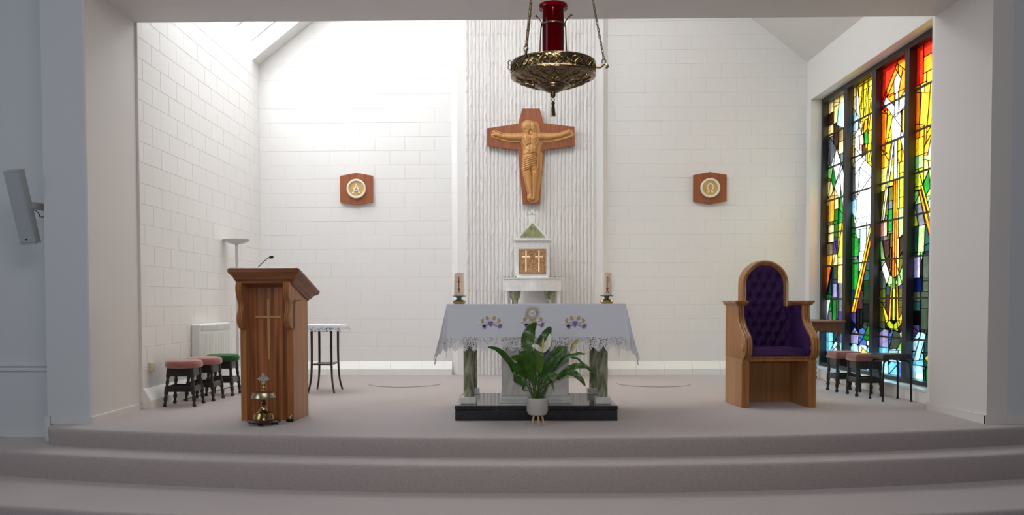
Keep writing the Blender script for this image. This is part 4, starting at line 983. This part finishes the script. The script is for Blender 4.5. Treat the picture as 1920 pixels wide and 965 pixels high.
def chain_mesh(a, b, ln=.022, r=.0021, wd=.0052):
    a, b = Vector(a), Vector(b); d = (b - a); n_ = max(2, int(d.length / (ln * .78))); t = d.normalized(); s1 = t.orthogonal().normalized(); s2 = t.cross(s1); mb = MB()
    for i in range(n_):
        c = a + d * ((i + .5) / n_); s_ = s1 if i % 2 else s2
        mb.tube([c + t * (ln / 2 * math.cos(2 * PI * k / 10)) + s_ * (wd * math.sin(2 * PI * k / 10)) for k in range(10)], r, 5, True)
    return mb
for ang in (0, 128, 232):
    a = math.radians(ang); ca, sa = math.cos(a), math.sin(a); zm_ = -.018
    arm = spline([(R0 * .97 * ca, R0 * .97 * sa, zm_), ((R0 + .022) * ca, (R0 + .022) * sa, zm_ - .002), ((R0 + .036) * ca, (R0 + .036) * sa, zm_ + .010), ((R0 + .05) * ca, (R0 + .05) * sa, zm_ + .014), ((R0 + .060) * ca, (R0 + .060) * sa, zm_ + .002), ((R0 + .050) * ca, (R0 + .050) * sa, zm_ - .006)], 4) if ang == 0 else \
        spline([(R0 * .97 * ca, R0 * .97 * sa, zr - .012), ((R0 + .010) * ca, (R0 + .010) * sa, zr - .008), ((R0 + .012) * ca, (R0 + .012) * sa, zr + .01)], 4)
    hk = MB().tube(arm, .0055, 8).build('chain_bracket', BRASSD, sl)
    p0 = Vector(((R0 + .040) * ca, (R0 + .040) * sa, zm_ + .016)) if ang == 0 else Vector(((R0 + .012) * ca, (R0 + .012) * sa, zr + .012))
    MB().tube([p0 + Vector((0, 0, .010)) + Vector((.012 * math.cos(q_) * .8, 0, .012 * math.sin(q_))) for q_ in [2 * PI * i / 14 for i in range(14)]], .0026, 6, True).build('ring', BRASSD, hk)
    o = chain_mesh(p0 + Vector((0, 0, .02)), apex).build('chain', BRASSD, sl)
MB().lathe([(.0, 0), (.02, .004), (.035, .02), (.03, .035), (.008, .05), (0, .05)], 20, tuple(apex - Vector((0, 0, .01)))).build('chain_crown', BRASSD, sl)
chain_mesh(apex + Vector((0, 0, .03)), Vector((0, 0, 6.39 - hc.z)), .03, .003, .008).build('chain', BRASSD, sl)
MB().lathe([(.0, -.03), (.05, -.028), (.06, 0)], 24, (0, 0, 6.40 - hc.z)).build('ceiling_rose', BRASSD, sl)
for dz in (-.0, .022): MB().tube([Vector((-R0 - .004, -.004, zm_ + dz)) + Vector((.008 * math.cos(q_), 0, .012 * math.sin(q_))) for q_ in [2 * PI * i / 14 for i in range(14)]], .0022, 6, True).build('ring', BRASSD, sl)
# ---------------------------------------------------------------- potted peace lily
pc = at(1007.5, 793, 7.57)
PYY = 7.57
pot = thing('potted_peace_lily', 'peace lily in a zigzag ribbed pot on wooden legs before the altar', 'potted plant', (pc.x, PYY, 0))
zp0, zp1 = .085, at(1007, 745, PYY).z
pr_ = [(.0, zp0), (.062, zp0), (.080, zp0 + .008), (.0895, zp0 + .03), (.0915, zp0 + .07), (.092, zp1 - .006), (.090, zp1), (.084, zp1), (.084, zp1 - .03)]
pt = MB().lathe(pr_, 48).build('pot', POT, pot)
for r in range(9):
    zz = zp0 + .042 + r * (zp1 - zp0 - .055) / 9; n_ = 72
    MB().tube([(.0915 * math.cos(2 * PI * i / n_), .0915 * math.sin(2 * PI * i / n_), zz + (.004 if i % 2 else -.004)) for i in range(n_)], .0032, 4, True).build('zigzag_rib', POT, pt)
MB().lathe([(.084, zp1 - .02), (0, zp1 - .015)], 24).build('soil', SOIL, pot)
for a in (-2.2, -1.45, -.75, 1.4):
    MB().tube([(.052 * math.cos(a), .052 * math.sin(a), zp0 + .005), (.082 * math.cos(a), .082 * math.sin(a), 0)], [.010, .007], 10).build('leg', BEECH, pot)
def rel(px_, py_, dy=0):
    return at(px_, py_, PYY + dy) - Vector((pc.x, PYY, 0))
def leaf(pts, wd, mt=LEAF, dys=None, fold=.25, tw=0., nm='leaf', stalk=True):
    """pts: pixels [base of blade, mid..., tip]; dys: depth offsets"""
    dys = dys or [0] * len(pts)
    P = spline([tuple(rel(x, y, d)) for (x, y), d in zip(pts, dys)], 6); P = [Vector(p) for p in P]; n_ = len(P) - 1; mb = MB(); V = []; Fs = []
    view = Vector((0, -1, .25)).normalized()
    for i, p in enumerate(P):
        t = (P[min(n_, i + 1)] - P[max(0, i - 1)]).normalized(); s_ = t.cross(view)
        s_ = s_.normalized() if s_.length > 1e-3 else Vector((1, 0, 0)); nn = s_.cross(t); s_ = (s_ * math.cos(tw) + nn * math.sin(tw)); nn = s_.cross(t)
        k = i / n_; w_ = wd * (math.sin(PI * min(1, k ** .75)) ** .8 if 0 < k < 1 else .02) + .0008
        for j in (-1, -.5, 0, .5, 1): V.append(p + s_ * (w_ * j) + nn * (abs(j) * w_ * fold + .004 * math.sin(i * 1.1) * abs(j)))
    for i in range(n_):
        for j in range(4): Fs.append((i * 5 + j, i * 5 + j + 1, i * 5 + j + 6, i * 5 + j + 5))
    mb.add(V, Fs); mb.smooth = True
    o = mb.build(nm, mt, pot, ang=60)
    if stalk:
        b = Vector((random.uniform(-.035, .035), random.uniform(-.03, .03), zp1 - .02)); e_ = P[0]; md = (b + e_) / 2 + Vector(((e_.x - b.x) * -.15, 0, .02))
        MB().tube(spline([tuple(b), tuple(md), tuple(e_), tuple(P[2])], 4), .0042, 6).build('stalk', STEM, o)
    return o
leaf([(992, 662), (989, 640), (995, 618), (1006, 604)], .058, dys=[0, .02, .03, .0], fold=.12)
leaf([(1006, 676), (1015, 646), (1026, 624), (1033, 612)], .050, dys=[.03, .06, .07, .05], fold=.15)
leaf([(973, 700), (960, 683), (944, 664), (930, 654), (914, 650)], .026, dys=[-.02, -.05, -.1, -.12, -.15])
leaf([(990, 708), (975, 700), (962, 686), (956, 678)], .046, dys=[.02, .0, -.02, -.02], fold=.3)
leaf([(998, 712), (985, 690), (972, 672), (958, 670)], .042, dys=[.06, .05, .03, .0], fold=.2)
leaf([(985, 722), (974, 716), (966, 706), (964, 694)], .020, dys=[-.05, -.08, -.1, -.1])
leaf([(1001, 700), (996, 680), (985, 665), (974, 661)], .046, dys=[-.06, -.08, -.1, -.12], fold=.3)
leaf([(1010, 700), (1012, 682), (1014, 668), (1018, 660)], .034, LEAFY, dys=[-.08, -.12, -.15, -.15], fold=.35)
leaf([(1022, 704), (1030, 684), (1044, 668), (1062, 652)], .052, dys=[-.02, -.04, -.05, -.05], fold=.25)
leaf([(1024, 690), (1036, 668), (1050, 654), (1066, 651)], .036, dys=[.04, .05, .05, .04], fold=.3, tw=.5)
leaf([(1032, 700), (1046, 684), (1064, 670), (1084, 664), (1100, 663)], .030, dys=[.0, -.03, -.06, -.08, -.1], tw=.7)
leaf([(1046, 706), (1062, 695), (1080, 687), (1098, 688), (1116, 701)], .034, dys=[-.03, -.06, -.09, -.1, -.12], tw=.5)
leaf([(1044, 712), (1060, 698), (1076, 700), (1090, 712), (1098, 724)], .030, dys=[-.05, -.1, -.14, -.16, -.17], fold=.3)
leaf([(1020, 716), (1030, 706), (1042, 704), (1050, 704)], .030, dys=[-.1, -.13, -.15, -.16], tw=.5)
leaf([(1006, 720), (998, 704), (992, 692), (984, 686)], .036, dys=[-.06, -.1, -.13, -.15])
leaf([(1012, 708), (1024, 690), (1034, 676), (1036, 664)], .048, dys=[.08, .1, .1, .1])
leaf([(1003, 690), (1000, 672), (994, 660), (988, 656)], .040, dys=[.08, .1, .12, .12])
leaf([(1028, 718), (1034, 714), (1036, 722), (1037, 730)], .010, dys=[-.08, -.1, -.12, -.13])
leaf([(1060, 668), (1080, 672), (1094, 682), (1106, 694)], .012, dys=[.02, .0, -.03, -.06], tw=.6)
leaf([(980, 730), (984, 716), (976, 706), (968, 700)], .016, dys=[-.05, -.06, -.06, -.06])
for bx, tx_, ty_, d in ((1000, 990, 706, .03), (1012, 1016, 700, .0), (1016, 1026, 706, .02), (1004, 1002, 700, -.05), (1018, 1032, 712, -.03), (999, 984, 714, -.02), (1008, 1010, 706, -.07), (1010, 1021, 716, -.06)):
    MB().tube(spline([tuple(rel(bx, 748, d * .3)), tuple(rel((bx + tx_) / 2, 728, d * .6)), tuple(rel(tx_, ty_, d))], 5), .0045, 6).build('stalk', STEM, pot)
def flower(pts, wd, sp, mt=SPATHE, dys=None):
    o = leaf(pts, wd, mt, dys, .35, 0, 'white_spathe' if mt is SPATHE else 'green_spathe', False)
    a, b = rel(*sp[0], -.15), rel(*sp[1], -.15)
    MB().tube([tuple(a), tuple(a + (b - a) * .3), tuple(a + (b - a) * .8), tuple(b)], [.004, .008, .007, .002], 8).build('spadix', SPADIX, o)
    return o
fl = flower([(1017, 660), (1024, 649), (1029, 638), (1031, 625)], .028, ((1017, 657), (1019, 633)), dys=[-.1, -.12, -.12, -.1])
leaf([(1017, 657), (1010, 653), (1003, 648), (996, 649)], .022, SPATHE, dys=[-.1, -.13, -.14, -.14], nm='white_spathe', stalk=False)
MB().tube(spline([tuple(rel(1010, 746, 0)), tuple(rel(1014, 700, -.08)), tuple(rel(1017, 660, -.1))], 5), .0035, 6).build('flower_stalk', STEM, pot)
flower([(1071, 657), (1074, 648), (1080, 640), (1086, 635)], .016, ((1073, 655), (1079, 644)), mt=mat('pale_green_spathe', (.38, .42, .10), .5), dys=[0, -.02, -.03, -.03])
MB().tube(spline([tuple(rel(1016, 746, 0)), tuple(rel(1040, 694, .02)), tuple(rel(1071, 657, 0))], 6), .003, 6).build('flower_stalk', STEM, pot)
MB().lathe([(.092, .001), (.098, .003), (.106, .022), (.102, .022), (.094, .008), (0, .006)], 40).build('clear_saucer', GLASS, pot)
# ---------------------------------------------------------------- stools
def turned_leg(a, b, r=.017):
    a, b = Vector(a), Vector(b); d = b - a; L = d.length; rot = d.to_track_quat('Z', 'Y').to_matrix().to_4x4()
    pr = [(1.0, 0), (1.15, .02), (1.2, .05), (.8, .09), (.75, .12), (1.1, .17), (1.25, .21), (1.0, .27), (.85, .31), (1.25, .33), (1.3, .34), (1.3, .50), (1.25, .51), (.8, .55), (1.1, .62), (1.0, .68), (.8, .74), (1.25, .77), (1.3, .79), (1.3, 1.0)]
    return MB().lathe([(r * x, L * z) for x, z in pr], 14, tuple(a), rot)
def wooden_stool(label, cat, loc, rz, seatm, round_, h=.487, group=None, spread=.155, top=.118):
    t = thing('round_stool' if round_ else 'square_stool', label, 'stool', loc, rz, group)
    hs = h - .085
    for sx in (-1, 1):
        for sy in (-1, 1): turned_leg((sx * spread, sy * spread, 0), (sx * top, sy * top, hs)).build('leg', DARKW, t)
    lp = lambda z: spread + (top - spread) * z / hs
    for z0, z1, nm in ((hs - .085, hs, 'apron'), (.155, .215, 'stretcher')):
        for k in range(4):
            a, b = lp(z0) , lp(z1); v = []
            for z, e_ in ((z0, a), (z1, b)): v += [(-e_, -e_ - .008, z), (e_, -e_ - .008, z), (e_, -e_ + .008, z), (-e_, -e_ + .008, z)]
            MB().add(v, [(0, 1, 5, 4), (1, 2, 6, 5), (2, 3, 7, 6), (3, 0, 4, 7), (3, 2, 1, 0), (4, 5, 6, 7)]).build(nm, DARKW, t, rot=(0, 0, k * PI / 2))
    if round_:
        MB().lathe([(.17, hs), (.187, hs + .008), (.192, hs + .03), (.190, hs + .055), (.178, hs + .073), (.14, hs + .082), (0, hs + .086)], 44).build('cushion', seatm, t)
    else:
        def sq(u, v):
            x, y = 2 * u - 1, 2 * v - 1; k = min(1, (1 - max(abs(x), abs(y))) / .14)
            return (x * .158, y * .158, hs + .025 + .06 * math.sqrt(max(0, 1 - (1 - k) ** 2)))
        mb = MB().grid(sq, 24, 24); mb.box(-.158, .158, -.158, .158, hs, hs + .0255, bev=.004); mb.build('cushion', seatm, t, ang=60)
    return t
wooden_stool('dusty pink round stool nearest the arch pilaster', 'stool', (-3.475, 9.02, 0), .05, PINK, True)
wooden_stool('dusty pink round stool between the other pink stool and green stool', 'stool', (-3.435, 9.52, 0), -.02, PINK, True)
wooden_stool('dark green round stool in front of the white heater', 'stool', (-3.405, 10.05, 0), .03, GREENV, True)
wooden_stool('brown-pink square stool beside the twist-leg table', 'stool', (4.07, 10.46, 0), .02, PINKB, False, spread=.14, top=.125)
wooden_stool('brown-pink square stool next to the black vinyl stool', 'stool', (4.12, 9.98, 0), -.01, PINKB, False, spread=.14, top=.125)
bs = thing('metal_stool', 'black square vinyl stool with bent tubular metal legs', 'stool', (4.20, 9.475, 0), .02)
def sqv(u, v):
    x, y = 2 * u - 1, 2 * v - 1; k = min(1, (1 - max(abs(x), abs(y))) / .08)
    return (x * .168, y * .168, .475 + .04 * math.sqrt(max(0, 1 - (1 - k) ** 2)) + .006 * (1 - x * x) * (1 - y * y))
mb = MB().grid(sqv, 24, 24); mb.box(-.168, .168, -.168, .168, .455, .4755, bev=.004); mb.build('seat', BVINYL, bs, ang=60)
for sx in (-1, 1):
    for sy in (-1, 1):
        lg = MB().tube(spline([(sx * .155, sy * .155, 0), (sx * .150, sy * .150, .25), (sx * .145, sy * .145, .40), (sx * .125, sy * .13, .438), (sx * .06, sy * .07, .447)], 5), .0105, 12).build('leg', BMETAL, bs)
        MB().lathe([(.014, 0), (.014, .02), (.011, .024)], 12, (sx * .155, sy * .155, 0)).build('rubber_foot', DARKW, lg)
# ---------------------------------------------------------------- small table with cloth behind the lectern
st = thing('side_table', 'slender dark table with splayed legs behind the lectern', 'table', (-2.27, 10.44, 0))
for sx in (-1, 1):
    for sy in (-1, 1):
        pp = spline([(sx * .16, sy * .25, 0), (sx * .13, sy * .22, .15), (sx * .118, sy * .205, .40), (sx * .118, sy * .205, .80)], 5)
        MB().tube(pp, [.013 + .006 * i / len(pp) for i in range(len(pp))], 4).build('leg', DARKR, st)
B(-.125, .125, -.215, .215, .335, .350, bev=.004).build('shelf', DARKR, st)
B(-.13, .13, -.22, .22, .74, .80).build('apron', DARKR, st); B(-.21, .21, -.30, .30, .80, .822, bev=.005).build('table_top', DARKR, st)
tc_ = thing('table_cloth', 'white lace-edged cloth on the slender dark table', 'table cloth', (-2.27, 10.44, 0))
fab, lac = drape_cloth(-.214, .214, -.304, .304, .8245, .085, .035, .011, .35, 22.0, flare=.25, ear=.25, rip=.004)
fab.build('fabric', CLOTH, tc_, ang=80); lac.build('lace_border', LACE, tc_, ang=80)
# ---------------------------------------------------------------- twist-leg table by the window
tt = thing('twist_leg_table', 'brown wooden table with barley-twist legs behind the purple chair', 'table', (4.165, 11.75, 0))
B(-.235, .235, -.50, .50, .815, .842, bev=.006).build('table_top', TWISTW, tt)
B(-.195, .195, -.46, .46, .70, .815, bev=.003).build('apron', TWISTW, tt)
for sx in (-1, 1):
    for sy in (-1, 1):
        mb = MB(); V = []; n_ = 60; sg = 14
        for i in range(n_ + 1):
            z = .10 + .58 * i / n_
            for k in range(sg):
                a = 2 * PI * k / sg; r = .021 + .008 * math.cos(2 * a - z * 75); V.append((r * math.cos(a), r * math.sin(a), z))
        mb.add(V, [(i * sg + k, i * sg + (k + 1) % sg, (i + 1) * sg + (k + 1) % sg, (i + 1) * sg + k) for i in range(n_) for k in range(sg)])
        mb.smooth = True
        lg = mb.build('leg', TWISTW, tt, ang=80, loc=(sx * .165, sy * .43, 0))
        MB().lathe([(.02, 0), (.032, .015), (.03, .04), (.018, .055), (.028, .07), (.028, .10)], 18).build('foot', TWISTW, lg)
        B(-.028, .028, -.028, .028, .67, .72, bev=.003).build('leg_block', TWISTW, lg)
# ---------------------------------------------------------------- wall heater, floor lamp, socket
rd = thing('wall_heater', 'white electric panel heater with top grille on the side wall', 'heater', (XL + .004, 10.0, .14))
B(0.0, .112, 0, 1.08, 0, .70, bev=.014).build('casing', WHITEM, rd)
B(.06, .118, .03, 1.05, .610, .685, bev=.006).build('grille', GRILLE, rd)
for i in range(24): B(.116, .122, .05 + i * .0415, .066 + i * .0415, .618, .678).build('grille_slat', WHITEM, rd)
for i in range(25): B(.110, .117, .045 + i * .0405, .070 + i * .0405, .04, .585, bev=.003).build('rib', WHITEM, rd)
fl_ = thing('floor_lamp', 'white uplighter floor lamp behind the lectern beside the heater', 'floor lamp', (-3.595, 11.20, 0))
MB().lathe([(.13, 0), (.135, .008), (.12, .022), (.03, .034), (.016, .05), (0, .05)], 36).build('base', LAMPG, fl_)
zl_ = at(436, 458, 11.2).z
MB().tube([(0, 0, .03), (0, 0, .93)], .0165, 14).build('pole', LAMPG, fl_); MB().tube([(0, 0, .93), (0, 0, zl_)], .0175, 14).build('pole', LAMPG, fl_)
MB().lathe([(.0185, .92), (.0185, .94)], 14).build('pole_collar', SILV, fl_)
MB().lathe([(.02, zl_ - .01), (.028, zl_), (.09, zl_ + .012), (.14, zl_ + .032), (.170, zl_ + .060), (.172, zl_ + .065), (.166, zl_ + .063), (.13, zl_ + .036), (.0, zl_ + .02)], 44).build('bowl_shade', LAMPG, fl_)
MB().tube([(0, -.01, .835), (.03, -.03, .842), (.055, -.04, .85)], .008, 8).build('reading_arm', WHITEM, fl_)
MB().lathe([(.012, .84), (.03, .852), (.032, .862), (0, .866)], 16, (.06, -.042, 0)).build('reading_shade', WHITEM, fl_)
ws = thing('wall_socket', 'small yellowed plastic socket on the side wall by the arch', 'socket', (XL + .003, 8.86, .37))
B(0, .03, -.045, .045, 0, .10, bev=.005).build('box', SOCK, ws); B(.028, .034, -.012, .012, .03, .06, bev=.002).build('switch', WHITEM, ws)
cd_ = thing('power_cable', 'thin dark cable along the skirting behind the round stools', 'cable', (0, 0, 0))
MB().tube(spline([(-3.655, 9.45, .006), (-3.655, 9.8, .006), (-3.63, 10.3, .006), (-3.62, 10.6, .006), (-3.60, 11.05, .006)], 6), .005, 6).build('cord', BMETAL, cd_)
# ---------------------------------------------------------------- column speaker
sp_ = thing('column_speaker', 'light grey column loudspeaker tilted down on a wall bracket', 'loudspeaker', tuple(at(42, 388, 7.56)))
tl = Matrix.Rotation(math.radians(17), 4, 'X') @ Matrix.Rotation(math.radians(-8), 4, 'Z')
eul = (math.radians(17), math.radians(-3), 0)
body = B(-.068, .068, -.055, .055, -.325, .325, bev=.008).build('cabinet', SPK, sp_, rot=eul)
B(-.060, .060, -.060, -.05, -.312, .312, bev=.004).build('front_grille', SPK, body)
B(-.069, .069, -.056, .056, -.328, -.318, bev=.002).build('end_cap', SPKD, body); B(-.069, .069, -.056, .056, .318, .328, bev=.002).build('end_cap', SPKD, body)
MB().lathe([(.007, 0), (.007, .004), (0, .004)], 12, (0, -.058, -.28), rot90).build('badge', BMETAL, body)
bx_ = sp_.location
yw = 7.878 - bx_.y
B(.05, .105, yw - .012, yw, -.09, .07, bev=.003).build('wall_plate', SPKD, sp_); B(.062, .092, .04, yw, -.01, .05, bev=.003).build('bracket_arm', SPKD, sp_)
MB().tube(spline([(.07, .04, -.02), (.11, .02, -.03), (.125, .05, -.06), (.10, .10, -.075), (.08, yw - .02, -.06)], 5), .004, 6).build('cable_loop', BMETAL, sp_)
